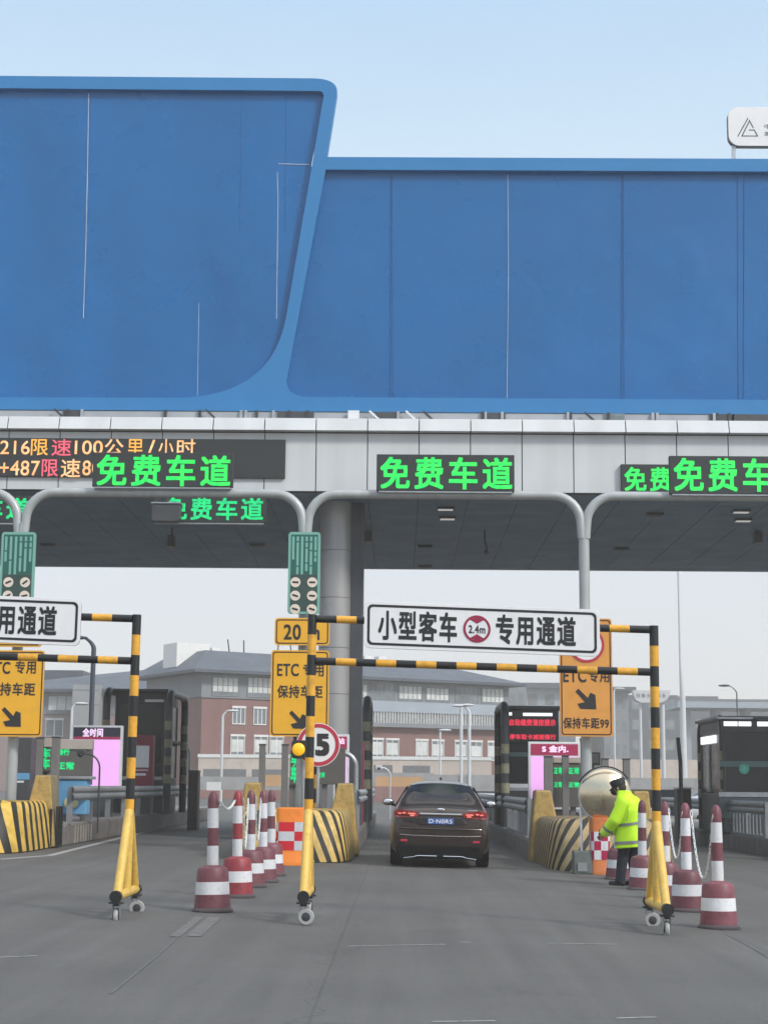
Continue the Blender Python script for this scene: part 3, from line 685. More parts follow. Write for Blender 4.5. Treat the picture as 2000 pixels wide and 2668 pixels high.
# guard rails
def guard_rail(x, y0, y1, z0, side, label, balusters=False, zt=.95, m=None):
    m = m or M_galv
    t = thing('guard_rail', label, 'guard rail', (x, y0, z0), 'guard rails along the islands')
    b = MB(); prof = [(0, .0), (.05, .06), (.05, .11), (0, .16), (.05, .21), (.05, .26), (0, .32)]
    for i in range(len(prof) - 1):
        (a, c), (d, e) = prof[i], prof[i+1]
        for th in (0, .012):
            xa, xb = x + side * (a + th), x + side * (d + th)
            b.add([(xa, y0, z0 + zt - .32 + c), (xa, y1, z0 + zt - .32 + c), (xb, y1, z0 + zt - .32 + e), (xb, y0, z0 + zt - .32 + e)], [(0, 1, 2, 3)], m, False)
    b.build('rail', t)
    n = int((y1 - y0) / 2.2)
    for i in range(n + 1):
        y = y0 + .15 + i * (y1 - y0 - .4) / max(1, n)
        MB().box(x - side * .12, x - side * .01, y, y + .12, z0 + .0, z0 + zt - .02, m).build('post', t)
    if balusters:
        for i in range(16):
            y = y0 + .3 + i * .42
            MB().box(x - side*.03, x, y, y + .16, z0 + .06, z0 + zt - .36, M_balu).build('baluster', t)
        MB().box(x - side*.05, x + side*.01, y0 + .1, y0 + 7, z0 + .0, z0 + .055, M_balu).build('bottom_rail', t)
    return t
M_balu = mat('greyish_baluster', (.22, .235, .25), .6, var=.1, dirt=.2)
M_gr2 = mat('dull_grey_rail', (.27, .28, .29), .5, metal=.3, var=.1, dirt=.15)
guard_rail(-7.1, 36.2, 58, gz(-7.2) + .45, 1, 'grey guard rail along the left island', zt=.82, m=M_gr2)
guard_rail(-.92, 37.0, 60, gz(-.9) + .45, 1, 'silver guard rail left of the brown car', zt=.9)
guard_rail(2.82, 36.9, 60, gz(2.8) + .42, -1, 'grey guard rail with white balusters right of the brown car', True, zt=.85, m=M_gr2)
guard_rail(9.05, 41.5, 60, gz(9) + .42, -1, 'dark guard rail at the right edge with pale balusters', True, zt=.9, m=M_gr2)

# striped tube bar helper
def stripe_tube(b, pts, r, per, ma=M_yel, mb_=M_black, start=0, n=12, square=False):
    pts = [Vector(p) for p in pts]; out = [pts[0]]; mats = []; acc = 0; k = start
    for i in range(len(pts) - 1):
        a, c = pts[i], pts[i+1]; L = (c - a).length; d = (c - a) / L; pos = 0
        while L - pos > 1e-6:
            step = min(per - acc, L - pos); pos += step; acc += step
            out.append(a + d * pos); mats.append(mb_ if k % 2 == 0 else ma)
            if per - acc < 1e-6: acc = 0; k += 1
    b.tube(out, r, mb_, n=n, mats=mats)

# protective hoops and booths
M_dimyel = mat('dirty_khaki_band', (.30, .28, .19), .6, var=.15, dirt=.3)
M_bglass = mat('booth_glass', (.022, .026, .032), .22, var=.1, scale=.8, spec=.3)
M_bbody = mat('booth_body', (.035, .038, .042), .5, metal=.1, var=.1)
M_light = mat('lit_strip', (.8, .8, .8), .5, emit=(.9, .95, 1), es=1.0)
def hoop(x, y0, y1, z0, zt, label, bands=True):
    t = thing('hoop_guard', label, 'hoop guard', (x, y0, z0), 'striped hoop guards around the booths')
    pts = [(x, y0, z0), (x, y0, zt - .45)]
    for i in range(1, 7):
        q = R(90 * i / 6); pts.append((x, y0 + .45 * (1 - math.cos(q)), zt - .45 + .45 * math.sin(q)))
    for i in range(0, 7):
        q = R(90 * (1 - i / 6)); pts.append((x, y1 - .45 * (1 - math.cos(q)), zt - .45 + .45 * math.sin(q)))
    pts.append((x, y1, z0))
    b = MB(); b.tube(pts, .115, M_dark, n=12); b.build('frame', t)
    for y in (y0, y1):
        z = z0 + .9
        while z < zt - .8:
            MB().cyl((x, y, z), (x, y, z + .26), .119, M_dimyel, n=12).build('band', t); z += .52
    return t
def booth(xc, y0, y1, z0, h, w, label, extra=None):
    t = thing('toll_booth', label, 'toll booth', (xc, y0, z0), 'toll booths on the islands')
    x0, x1 = xc - w/2, xc + w/2; zt = z0 + h
    b = MB(); b.box(x0, x1, y0, y1, z0, z0 + 1.05, M_bbody)
    b.box(x0, x1, y0, y1, zt - .35, zt, M_bbody)
    for x in (x0, x1 - .08): 
        for y in (y0, y1 - .08): b.box(x, x + .08, y, y + .08, z0 + 1.05, zt - .35, M_bbody)
    b.build('body', t, bevel=.015)
    b = MB(); b.box(x0 + .03, x1 - .03, y0 + .03, y1 - .03, z0 + 1.05, zt - .35, M_bglass); b.build('glazing', t)
    b = MB(); b.box(x0 - .12, x1 + .12, y0 - .18, y1 + .12, zt, zt + .09, M_dark); b.build('roof', t, bevel=.02)
    b = MB(); b.box(x0 + .02, x1 - .02, y0 - .012, y0 - .002, z0 + .98, z0 + 1.08, M_galv); b.build('sill', t)
    return t, x0, x1, y0, zt
ZI = lambda x: gz(x) + .45
H = lambda py, Y, x: PZ(py, Y) - ZI(x)
# left booth
hoop(-6.85, 49.3, 52.9, ZI(-7), PZ(1812, 50), 'hoop guard right of the left booth'); hoop(PX(270, 49.5), 49.5, 53.0, ZI(-9), PZ(1806, 50), 'hoop guard left of the left booth')
t, x0, x1, yb, zt = booth((PX(300, 50.5) + PX(425, 50.5))/2, 50.2, 53.2, ZI(-8), PZ(1809, 50.2) - ZI(-8), PX(428, 50.5) - PX(298, 50.5), 'dark booth with small white name strip on the left island')
b = MB(); b.box(PX(375, 50, 1830), PX(424, 50, 1830), yb - .02, yb - .01, PZ(1834, 50), PZ(1827, 50), M_signw); b.build('name_strip', t)
# middle left booth, mostly behind the column
hoop(-.90, 45.6, 48.6, ZI(-1), PZ(1822, 45.6), 'hoop guard just right of the round column')
M_maroon = mat('maroon_panel', (.22, .02, .045), .45, var=.1)
t, x0, x1, yb, zt = booth(-2.0, 46.2, 49.2, ZI(-2), PZ(1850, 46) - ZI(-2), 1.9, 'dark booth hidden behind the round column')
t = thing('cabinet', 'maroon cabinet at the foot of the round column', 'cabinet', (PX(915, 42.6), 42.4, ZI(-1.2)))
MB().box(PX(893, 42.5), PX(947, 42.5), 42.4, 42.9, ZI(-1.2), PZ(1935, 42.5), M_maroon).build('body', t, bevel=.02)
MB().box(PX(897, 42.5), PX(943, 42.5), 42.385, 42.398, ZI(-1.2) + .5, PZ(1945, 42.5), M_maroon).build('door', t, bevel=.004)
# right of the car
hoop(2.83, 44.8, 47.8, ZI(3), PZ(1835, 45), 'hoop guard right of the brown car')
t, x0, x1, yb, zt = booth(PX(1385, 45.6), 45.4, 48.6, ZI(4), PZ(1846, 45.4) - ZI(4), PX(1455, 45.6) - PX(1316, 45.6), 'booth with two rows of red lit characters right of the car')
M_redled = mat('red_led', (.3, .01, .02), .5, var=0, emit=(.75, .03, .07), es=1.0)
Yd = yb - .03
MB().box(PX(1322, Yd), PX(1452, Yd), yb - .025, yb - .002, PZ(1932, Yd), PZ(1866, Yd), M_ledback).build('display', t)
b = MB(); b.text('通行费提示请减速', PX(1389, Yd), PZ(1880, Yd), PX(1450, Yd) - PX(1328, Yd), PZ(1872, Yd) - PZ(1888, Yd), yb - .03, M_redled, weight=.02) if False else None
def glyph_blocks(b, x0, x1, z0, z1, y, m, n, rnd, gap=.18):
    w = (x1 - x0) / n
    for i in range(n):
        a = x0 + i * w + w * gap / 2; c = x0 + (i + 1) * w - w * gap / 2; h = z1 - z0; ww = c - a
        k = rnd.randint(2, 3)
        for j in range(k + 1): zz_ = z0 + j * (h * .86) / k; b.box(a + ww * rnd.choice([0, .12]), c - ww * rnd.choice([0, .15]), y, y + .003, zz_, zz_ + h * .14, m)
        for xx in ([a + ww * .1, c - ww * .25] if rnd.random() < .6 else [a + ww * .42]): b.box(xx, xx + ww * .16, y - .001, y + .003, z0 + h*.02, z1 - h*.02, m)
rn = random.Random(3)
for (ya, yc) in ((1872, 1888), (1911, 1924)):
    b = MB(); b.text('自助缴费请按提示' if ya < 1900 else '停车取卡减速慢行', PX(1388, Yd), (PZ(yc, Yd) + PZ(ya, Yd)) / 2, PX(1448, Yd) - PX(1328, Yd), PZ(ya, Yd) - PZ(yc, Yd), yb - .031, M_redled, weight=.04, space=1.1); b.build('lettering', t)
MB().box(PX(1318, Yd), PX(1334, Yd), yb - .03, yb - .002, PZ(1862, Yd), PZ(1854, Yd), M_light).build('light_strip', t)
MB().box(PX(1363, Yd), PX(1440, Yd), yb - .03, yb - .002, PZ(1863, Yd), PZ(1855, Yd), M_light).build('light_strip', t)
M_tealb = mat('dim_teal_band', (.07, .14, .14), .4, var=.1)
MB().box(PX(1322, Yd), PX(1400, Yd), yb - .02, yb - .002, PZ(1969, Yd), PZ(1958, Yd), M_tealb).build('band', t)
MB().box(PX(1320, Yd), PX(1380, Yd), yb - .02, yb - .002, PZ(2050, Yd), PZ(2040, Yd), M_signw).build('name_strip', t)
# right edge booth
hoop(8.95, 46.2, 49.6, ZI(9), PZ(1868, 47), 'hoop guard left of the booth at the right edge')
t, x0, x1, yb, zt = booth(PX(1985, 46.6), 46.0, 49.4, ZI(10), PZ(1868, 46) - ZI(10), PX(2098, 46.6) - PX(1874, 46.6), 'large booth with teal bands and round green emblem at the right edge')
Yd = yb - .03
MB().box(x0 - .02, x0 + .02, 46.9, 49.2, zt - .62, zt - .40, M_light).build('side_light', t)
MB().box(x0 - .015, x0 + .025, 48.0, 48.5, ZI(10) + 1.1, zt - .65, mat('pale_side_glass', (.32, .36, .38), .3)).build('side_window', t)
for (xa, xb) in ((1889, 1925), (1928, 1961), (1977, 2050)): MB().box(PX(xa, Yd), PX(xb, Yd), yb - .03, yb - .002, PZ(1885, Yd), PZ(1873, Yd), M_light).build('light_strip', t)
MB().box(PX(1870, Yd), PX(1962, Yd), yb - .2, yb - .19, PZ(1867, Yd), PZ(1862, Yd), M_galv).build('trim', t)
MB().box(PX(1876, Yd), PX(2100, Yd), yb - .02, yb - .002, PZ(1991, Yd), PZ(1976, Yd), M_tealb).build('band', t)
M_teal2 = mat('teal_lower_panel', (.065, .095, .105), .4, var=.08)
MB().box(PX(1874, Yd), PX(2098, Yd), yb - .022, yb - .004, PZ(2125, Yd), PZ(2071, Yd), M_teal2).build('lower_panel', t)
MB().box(PX(1872, Yd), PX(2100, Yd), yb - .035, yb - .003, PZ(2069, Yd), PZ(2057, Yd), M_galv).build('trim', t)
M_emb = mat('green_emblem', (.04, .20, .16), .4, var=.3, scale=12, emit=(.02, .2, .15), es=.35)
c_ = P(1938, 2004, Yd); MB().lathe([(.14, -.01), (.14, 0)], (c_.x, yb - .022, c_.z), M_emb, axis='y').build('emblem', t)
MB().prism([(c_.x - .02, c_.z - .08), (c_.x + .02, c_.z - .08), (c_.x + .035, c_.z + .05), (c_.x, c_.z + .09), (c_.x - .035, c_.z + .05)], yb - .037, yb - .033, M_mint).build('emblem_mark', t)

# ---------------------------------------------------------------- island equipment
M_gpost = mat('grey_square_post', (.17, .165, .16), .55, var=.08, streak=.1)
def sq_post(px0, px1, pyt, Y, label, pyb=None, m=None):
    xa, xb = PX(px0, Y), PX(px1, Y); z0 = ZI((xa+xb)/2) if pyb is None else PZ(pyb, Y)
    t = thing('steel_post', label, 'post', ((xa+xb)/2, Y, z0), 'grey steel posts on the island noses')
    MB().box(xa, xb, Y, Y + .16, z0, PZ(pyt, Y), m or M_gpost).build('shaft', t, bevel=.01)
    MB().box(xa - .008, xb + .008, Y - .008, Y + .168, PZ(pyt, Y), PZ(pyt, Y) + .03, M_char).build('cap', t)
for a in [(90, 107, 1932, 37.0, 'grey post left of the narrow green display'), (130, 150, 1930, 36.9, 'grey post between the two left green displays'),
          (673, 689, 1945, 36.9, 'grey post left of the orange barrel, nearest the ochre fin'), (732, 749, 1945, 36.9, 'grey post behind the orange barrel'),
          (1418, 1440, 1970, 36.9, 'grey post beside the pink panel right of the car'), (1465, 1482, 1968, 36.9, 'grey post between the right green displays'),
          (1513, 1535, 1924, 38.5, 'tall pale post behind the right green displays'), (1568, 1586, 1975, 38.5, 'grey post above the round mirror'),
          (1624, 1642, 1975, 38.5, 'grey post right of the round mirror')]: sq_post(*a)
def display_cab(px0, px1, py0, py1, Y, label, greens, hood):
    xa, xb = PX(px0, Y), PX(px1, Y); z0 = ZI((xa+xb)/2)
    t = thing('fee_display', label, 'display', ((xa+xb)/2, Y, z0), 'fee displays on the island noses')
    MB().box(xa, xb, Y, Y + .3, PZ(py1, Y), PZ(py0, Y), mat('taupe_panel', (.105, .10, .092), .55, var=.05)).build('casing', t, bevel=.01)
    MB().box(xa + .1, xa + .22, Y + .08, Y + .2, z0, PZ(py1, Y), M_gpost).build('leg', t); MB().box(xb - .22, xb - .1, Y + .08, Y + .2, z0, PZ(py1, Y), M_gpost).build('leg', t)
    if hood: MB().box(PX(hood[0], Y), PX(hood[1], Y), Y - .03, Y + .32, PZ(py0, Y) + .002, PZ(hood[2], Y), mat('beige_hood', (.42, .37, .33), .6, var=.06)).build('hood', t, bevel=.01)
    rnd = random.Random(int(px0))
    for (a, c, d, e) in greens:
        b = MB(); b.text('车' if (e - d) >= (c - a) else ('通行' if d < 1990 else '正常'), PX((a + c) / 2, Y), (PZ(e, Y) + PZ(d, Y)) / 2, PX(c, Y) - PX(a, Y), PZ(d, Y) - PZ(e, Y), Y - .006, M_green2, weight=.05); b.build('lettering', t)
display_cab(146, 234, 1960, 2052, 38.5, 'fee display with two green lines beside the pink screen at left', [(146, 177, 1958 + 2, 1975), (146, 190, 1994, 2012)], (146, 235, 1934))
display_cab(100, 129, 1955, 2018, 37.4, 'narrow green lit display between two posts at left', [(104, 127, 1958, 1983), (104, 127, 1985, 2010)], (105, 129, 1932))
display_cab(1419, 1512, 1985, 2100, 37.3, 'fee display with four green patches beside the round mirror', [(1443, 1464, 1997, 2013), (1480, 1508, 1997, 2013), (1443, 1464, 2035, 2048), (1480, 1508, 2035, 2048)], (1442, 1512, 1970))
display_cab(826, 898, 1950, 2046, 37.2, 'fee display behind the round 5 sign', [(828, 845, 2015, 2028)], None)
display_cab(754, 778, 1958, 2048, 37.4, 'narrow green display behind the amber beacon', [(757, 775, 1965, 1995), (757, 775, 1998, 2040)], None)
# pink light boxes
M_pink = mat('pink_screen', (.6, .3, .6), .4, var=.06, scale=1.2, emit=(.80, .42, .83), es=.62)
M_hdr = mat('crimson_header', (.30, .02, .07), .4, var=.1, emit=(.3, .02, .08), es=.3)
M_navy = mat('navy_header', (.025, .025, .05), .4, var=.1)
M_pinktx = mat('pale_pink_text', (.8, .6, .8), .5, var=0, emit=(.85, .6, .85), es=.6)
def light_box(px0, px1, py0, py1, pyh, Y, label, hm, txt, strip=None):
    xa, xb = PX(px0, Y), PX(px1, Y); za, zc = PZ(py0, Y), PZ(py1, Y); z0 = ZI((xa+xb)/2)
    t = thing('light_box', label, 'light box', ((xa+xb)/2, Y, z0), 'pink lit advertising boxes')
    MB().box(xa, xb, Y, Y + .2, zc, za, M_white).build('frame', t, bevel=.01)
    zh = PZ(pyh, Y)
    MB().box(xa + .05, xb - .05, Y - .008, Y - .002, zh, za - .05, hm).build('header', t)
    MB().box(xa + .05, xb - .05, Y - .008, Y - .002, zc + .05, zh - .03, M_pink).build('screen', t)
    if strip: MB().box(xa + .05, xb - .05, Y - .012, Y - .004, zh - .02, zh + .045, M_hdr).build('red_strip', t)
    b = MB(); b.text(txt[4], PX((txt[0] + txt[1]) / 2, Y), (PZ(txt[3], Y) + PZ(txt[2], Y)) / 2, PX(txt[1], Y) - PX(txt[0], Y), PZ(txt[2], Y) - PZ(txt[3], Y), Y - .016, M_pinktx, weight=.04); b.build('lettering', t)
    if zc > z0: MB().box(xa + .2, xb - .2, Y + .05, Y + .15, z0, zc, M_char).build('base', t)
    return t
light_box(181, 314, 1897, 2082, 1931, 43.4, 'pink lit box with dark header and white frame at left', M_navy, (211, 263, 1905, 1926, '全时间'), True)
light_box(1377, 1512, 1930, 2106, 1965, 38.2, 'pink lit box with crimson header right of the car', M_hdr, (1413, 1480, 1940, 1957, 'S 金内.'))
t_ = light_box(868, 908, 1915, 2140, 1955, 38.4, 'narrow pink lit box with red header behind the 5 sign', M_hdr, (878, 896, 1925, 1940, '站'))
# maroon QR cabinet, sheet left blank
Y = 48.0; t = thing('payment_cabinet', 'maroon cabinet with white notice sheet behind the left striped post', 'cabinet', (PX(372, Y), Y, ZI(-6.8)))
MB().box(PX(345, Y), PX(396, Y), Y, Y + .4, PZ(2068, Y), PZ(1921, Y), M_maroon).build('body', t, bevel=.02)
MB().box(PX(349, Y), PX(386, Y), Y - .008, Y - .002, PZ(2006, Y), PZ(1949, Y), M_signw).build('notice_sheet', t)
b = MB(); b.box(PX(349, Y), PX(379, Y), Y - .008, Y - .002, PZ(2027, Y), PZ(2021, Y), M_signw); b.box(PX(347, Y), PX(385, Y), Y - .008, Y - .002, PZ(2014, Y), PZ(2011.5, Y), M_signw); b.build('text_strip', t)
MB().box(PX(352, Y), PX(390, Y), Y + .1, Y + .3, ZI(-6.8), PZ(2068, Y), M_char).build('stand', t)
# blue barrier cabinet left
M_blue = mat('light_blue_panel', (.13, .36, .60), .45, var=.08, scale=1.5, dirt=.1)
Y = 37.9; t = thing('barrier_cabinet', 'light blue cabinet on a dark plinth behind the left island nose', 'cabinet', (PX(190, Y), Y, ZI(-7.5)))
MB().box(PX(150, Y), PX(226, Y), Y, Y + .5, PZ(2130, Y), PZ(2040, Y), M_blue).build('body', t, bevel=.02)
MB().box(PX(148, Y), PX(238, Y), Y - .04, Y + .55, PZ(2038, Y), PZ(2030, Y), M_galv).build('lid', t, bevel=.01)
b = MB(); b.sphere((PX(178, Y), Y - .02, PZ(2100, Y)), .09, mat('pale_yellow_mark', (.6, .6, .35), .5), sc=(1, .15, 1.2)); b.sphere((PX(196, Y), Y - .02, PZ(2100, Y)), .09, MATS['pale_yellow_mark'], sc=(1, .15, 1.2)); b.build('marks', t)
Y = 38.6; t = thing('machine', 'dark machine with a light blue label at the left edge', 'machine', (PX(55, Y), Y, ZI(-9)))
MB().box(PX(37, Y), PX(77, Y), Y, Y + .6, ZI(-9), PZ(1930, Y), M_char).build('body', t, bevel=.02)
MB().box(PX(37, Y), PX(76, Y), Y - .012, Y - .002, PZ(2040, Y), PZ(2023, Y), M_blue).build('label_plate', t)
MB().box(PX(38, Y), PX(62, Y), Y - .012, Y - .002, PZ(2048, Y), PZ(2043, Y), M_signw).build('text_strip', t)
# white bent camera poles
def cam_pole(px, pyb, pyt, Y, label, dirn=1, r=.035, bs=1, m=None):
    m = m or M_white
    x = PX(px, Y); z0 = ZI(x) - .2; zt = PZ(pyt, Y)
    t = thing('camera_pole', label, 'camera', (x, Y, z0), 'white cameras on short bent poles')
    pts = [(x, Y, z0), (x, Y, zt - .35)]
    for i in range(1, 7):
        q = R(90 * i / 6); pts.append((x - dirn * .3 * (1 - math.cos(q)), Y - .02, zt - .35 + .3 * math.sin(q)))
    MB().tube(pts, r, m, n=10).build('pole', t)
    MB().box(x - dirn*.42 - .12*bs, x - dirn*.42 + .12*bs, Y - .12, Y + .12, zt - .10*bs, zt + .04, m).build('camera_body', t, bevel=.02)
    MB().sphere((x - dirn*.42, Y - .13, zt - .08), .05, M_glass).build('lens', t)
cam_pole(926, 2150, 1958, 37.4, 'silver camera arm between the column and the car', r=.06, bs=1.5, m=M_galv)
cam_pole(258, 2060, 1966, 37.2, 'small dark camera on pole in front of the left pink box', r=.02, bs=.7, m=M_dark)
cam_pole(492, 2060, 1940, 53, 'white bent camera pole right of the left booth')
cam_pole(1016, 2060, 1998, 62, 'distant white camera pole beside the middle lane', r=.03)
# square lamp on post
Y = 36.5; c_ = P(1545, 1977, Y)
t = thing('square_lamp', 'black square spotlight above the round mirror', 'lamp', (c_.x, Y, ZI(4)))
MB().cyl((c_.x, Y + .1, ZI(4)), (c_.x, Y + .1, c_.z - .1), .03, M_dark).build('pole', t)
MB().box(c_.x - .155, c_.x + .155, Y, Y + .15, c_.z - .14, c_.z + .14, M_black).build('housing', t, bevel=.02)
MB().box(c_.x - .115, c_.x + .115, Y - .01, Y - .001, c_.z - .10, c_.z + .10, M_char).build('lens', t)
t = thing('signal_post', 'thin black post with amber band below the 5 sign', 'post', (PX(822, 36), 36, ZI(-2)))
b = MB(); stripe_tube(b, [(PX(823, 36), 36, ZI(-2) + .0), (PX(823, 36), 36, PZ(2012, 36))], .05, .3); b.build('shaft', t)
t = thing('black_post', 'tall thin black leaning post right of the striped height frame', 'post', (PX(1773, 46), 46, 0))
MB().tube([(PX(1774, 46), 46, gz(8)), (PX(1773, 46), 46, PZ(1980, 46)), (PX(1768, 46), 46, PZ(1916, 46))], .055, M_black).build('shaft', t)
t = thing('equipment_cabinet', 'brown grey cabinet beside the right booth', 'cabinet', (PX(1783, 50), 50, gz(8.6)))
MB().box(PX(1763, 50), PX(1800, 50), 50, 50.6, gz(8.6), PZ(2050, 50), mat('brown_cabinet', (.06, .045, .04), .6, var=.1)).build('body', t, bevel=.02)
MB().box(PX(1762, 50), PX(1801, 50), 49.98, 50.62, PZ(2050, 50), PZ(2046, 50), M_galv).build('lid', t)
t = thing('equipment_cabinet', 'brown cabinet right of the left booth', 'cabinet', (PX(500, 50), 50, gz(-6)))
MB().box(PX(490, 50), PX(515, 50), 50, 50.6, gz(-6), PZ(2015, 50), MATS['brown_cabinet']).build('body', t, bevel=.02)
MB().box(PX(489, 50), PX(516, 50), 49.98, 50.62, PZ(2015, 50), PZ(2012, 50), M_char).build('lid', t)

# ================================================================ HEIGHT FRAMES
YG = 18.3
def height_frame():
    # local: x from 0 (left post) to Wd, y depth, z up from 0
    t = thing('height_frame', 'black and yellow striped height frame on castors over the middle lane', 'height frame', (0, 0, 0), 'wheeled height limit frames')
    Wd = 3.79; H_ = 3.27; zl = 2.80; r = .05; per = .225
    for s, x in ((0, 0), (1, Wd)):
        b = MB(); n = 0; z = H_ + .03; k = 0
        pts = [(x, 0, H_ + .045), (x, 0, 1.08)]; stripe_tube(b, pts, r, per, start=0, n=14)
        b.tube([(x, 0, 1.08), (x, 0, .30)], r, M_yel2, n=14); b.build('upright', t)
        for dy in (-.60, .60):
            b = MB(); b.tube([(x, dy * .04, 1.16), (x, dy * .96, .31)], .048, M_yel2, n=14); b.build('brace', t)
        b = MB(); b.tube([(x, -.66, .29), (x, .66, .29)], .05, M_yel2, n=14); b.build('foot_beam', t)
        for dy in (-.66, .66):
            b = MB(); b.cyl((x, dy - .04 * (1 if dy > 0 else -1), .29), (x, dy + .05 * (1 if dy > 0 else -1), .29), .062, M_black, n=18); b.build('end_cap', t)
            yy = dy * .93
            b = MB(); b.box(x - .07, x + .07, yy - .06, yy + .06, .215, .235, M_dark); b.cyl((x, yy, .19), (x, yy, .25), .03, M_dark)
            for sx in (-.035, .035): b.prismx([(yy - .05, .205), (yy + .05, .205), (yy - .01 + .05, .06), (yy + .01, .05)], x + sx - .004, x + sx + .004, M_galv)
            c = b.build('castor', t)
            ax = 'y' if (dy < 0) == (s == 0) else 'x'; wc = (x + .03, yy - .02, .086) if ax == 'y' else (x, yy + .03, .086)
            b = MB(); b.lathe([(.045, -.022), (.078, -.022), (.086, -.010), (.086, .010), (.078, .022), (.045, .022)], wc, mat('castor_tyre', (.34, .34, .33), .5, var=.1), axis=ax, n=24); b.build('wheel', c)
            b = MB(); b.lathe([(.012, -.03), (.046, -.024), (.046, .024), (.012, .03)], wc, M_dark, axis=ax, n=20); b.build('hub', c)
    b = MB(); stripe_tube(b, [(.05, 0, zl), (Wd - .05, 0, zl)], .042, .222, n=14); b.build('lower_beam', t)
    b = MB(); stripe_tube(b, [(.05, 0, H_), (.78, 0, H_)], .042, .222, n=14); b.build('upper_beam', t)
    b = MB(); stripe_tube(b, [(Wd - .05, 0, H_), (Wd - .78, 0, H_)], .042, .222, n=14); b.build('upper_beam', t)
    return t
def shear(root, k):
    for ch in root.children:
        for v in ch.data.vertices: v.co.z -= k * v.co.x
        shear_c(ch, k)
def shear_c(o, k):
    for ch in o.children:
        for v in ch.data.vertices: v.co.z -= k * v.co.x
        shear_c(ch, k)
hf = height_frame(); shear(hf, .021)
# middle frame: place left post at px 806 (height-averaged)
TILT = R(.25)
def lane_board(Wd=3.79):
    t = thing('lane_board', 'white board with black characters hung on the middle height frame', 'sign', (0, 0, 0), 'white lane boards on the height frames')
    x0, x1 = .58, .58 + 2.60; z0, z1 = 2.96, 3.48; y = -.10
    b = MB(); b.prism(rrect(x0, x1, z0, z1, .07), y, y + .03, M_signw, M_galv); b.build('board', t, bevel=.004)
    b = MB(); b.plate([rrect(x0 + .035, x1 - .035, z0 + .035, z1 - .035, .055), rrect(x0 + .062, x1 - .062, z0 + .062, z1 - .062, .04)[::-1]], y - .003, .002, M_ink); b.build('border', t)
    def tx(s, a, c, za=.105, zc=.42, wt=.026, nm='lettering'):
        q = MB(); q.text(s, (x0 + a + x0 + c) / 2, z0 + (za + zc) / 2, c - a, zc - za, y - .005, M_ink, weight=wt, space=1.15); q.build(nm, t)
    tx('小型客车', .16, 1.02); tx('专用通道', 1.46, 2.33)
    cx, cz = x0 + 1.245, (z0 + z1) / 2 - .005
    MB().lathe([(.13, -.004), (.13, -.0005)], (cx, y, cz), M_white, axis='y').build('disc', t)
    b = MB(); b.plate(ring(cx, cz, .125, .150), y - .007, .003, mat('crimson_ring', (.28, .01, .05), .4)); b.build('ring', t)
    b = MB()
    for s in (1, -1):
        b.prism([(cx - .085, cz + s * .098), (cx + .085, cz + s * .098), (cx + .02, cz + s*.125), (cx - .02, cz + s*.125)], y - .0075, y - .005, MATS['crimson_ring'])
        b.prism([(cx - .07, cz + s * .099), (cx + .07, cz + s * .099), (cx, cz + s * .058)], y - .0078, y - .005, MATS['crimson_ring'])
    b.text('2.4m', cx, cz - .005, .18, .085, y - .008, M_ink, weight=.02); b.build('limit_mark', t)
    b = MB()
    for x in (x0 + .25, x1 - .25): b.box(x - .03, x + .03, y + .03, -.03, z0 + .06, z1 - .06, M_galv)
    b.box(x0 + .02, x1 - .02, y + .03, y + .05, 3.22, 3.26, M_galv); b.build('backing_bracket', t)
    return t
lb_ = lane_board(); shear(lb_, .026)
xm = PX(798, YG, 2380)
hf.location = (xm, YG, gz(xm)); hf.rotation_euler = (0, TILT, 0)
lb_.location = hf.location; lb_.rotation_euler = (0, TILT, 0)
xr_ = PX(328, YG, 2350) - 3.79
hf2 = dup(hf, (xr_, YG, gz(xr_) - .02)); hf2['label'] = 'black and yellow striped height frame on castors at the left edge'; hf2.rotation_euler = (0, R(.3), 0)
lb2 = dup(lb_, (xr_, YG, gz(xr_) - .02)); lb2['label'] = 'white lane board at the left edge'; lb2.rotation_euler = (0, R(.4), 0)

# ================================================================ CONES, BARRELS, MIRROR
M_mar = mat('faded_maroon_plastic', (.185, .055, .072), .5, var=.12, scale=6, dirt=.3)
M_mar2 = mat('red_plastic', (.26, .03, .04), .5, var=.12, scale=6, dirt=.3)
M_cw = mat('white_band', (.70, .71, .73), .45, var=.05, scale=8, dirt=.15)
M_cbase = mat('cone_rubber', (.07, .055, .06), .8, var=.2)
def vary_by_object(m, lo, hi):       # each copy weathered a little differently
    n, l = m.node_tree.nodes, m.node_tree.links; b = n['Principled BSDF']; lk = b.inputs['Base Color'].links[0]; src = lk.from_socket
    oi = n.new('ShaderNodeObjectInfo'); r = n.new('ShaderNodeMapRange'); r.inputs[3].default_value = lo; r.inputs[4].default_value = hi; l.new(oi.outputs['Random'], r.inputs[0])
    v = n.new('ShaderNodeVectorMath'); v.operation = 'SCALE'; l.new(src, v.inputs[0]); l.new(r.outputs[0], v.inputs['Scale']); l.new(v.outputs[0], b.inputs['Base Color'])
vary_by_object(M_mar, .7, 1.15); vary_by_object(M_cw, .8, 1.05)
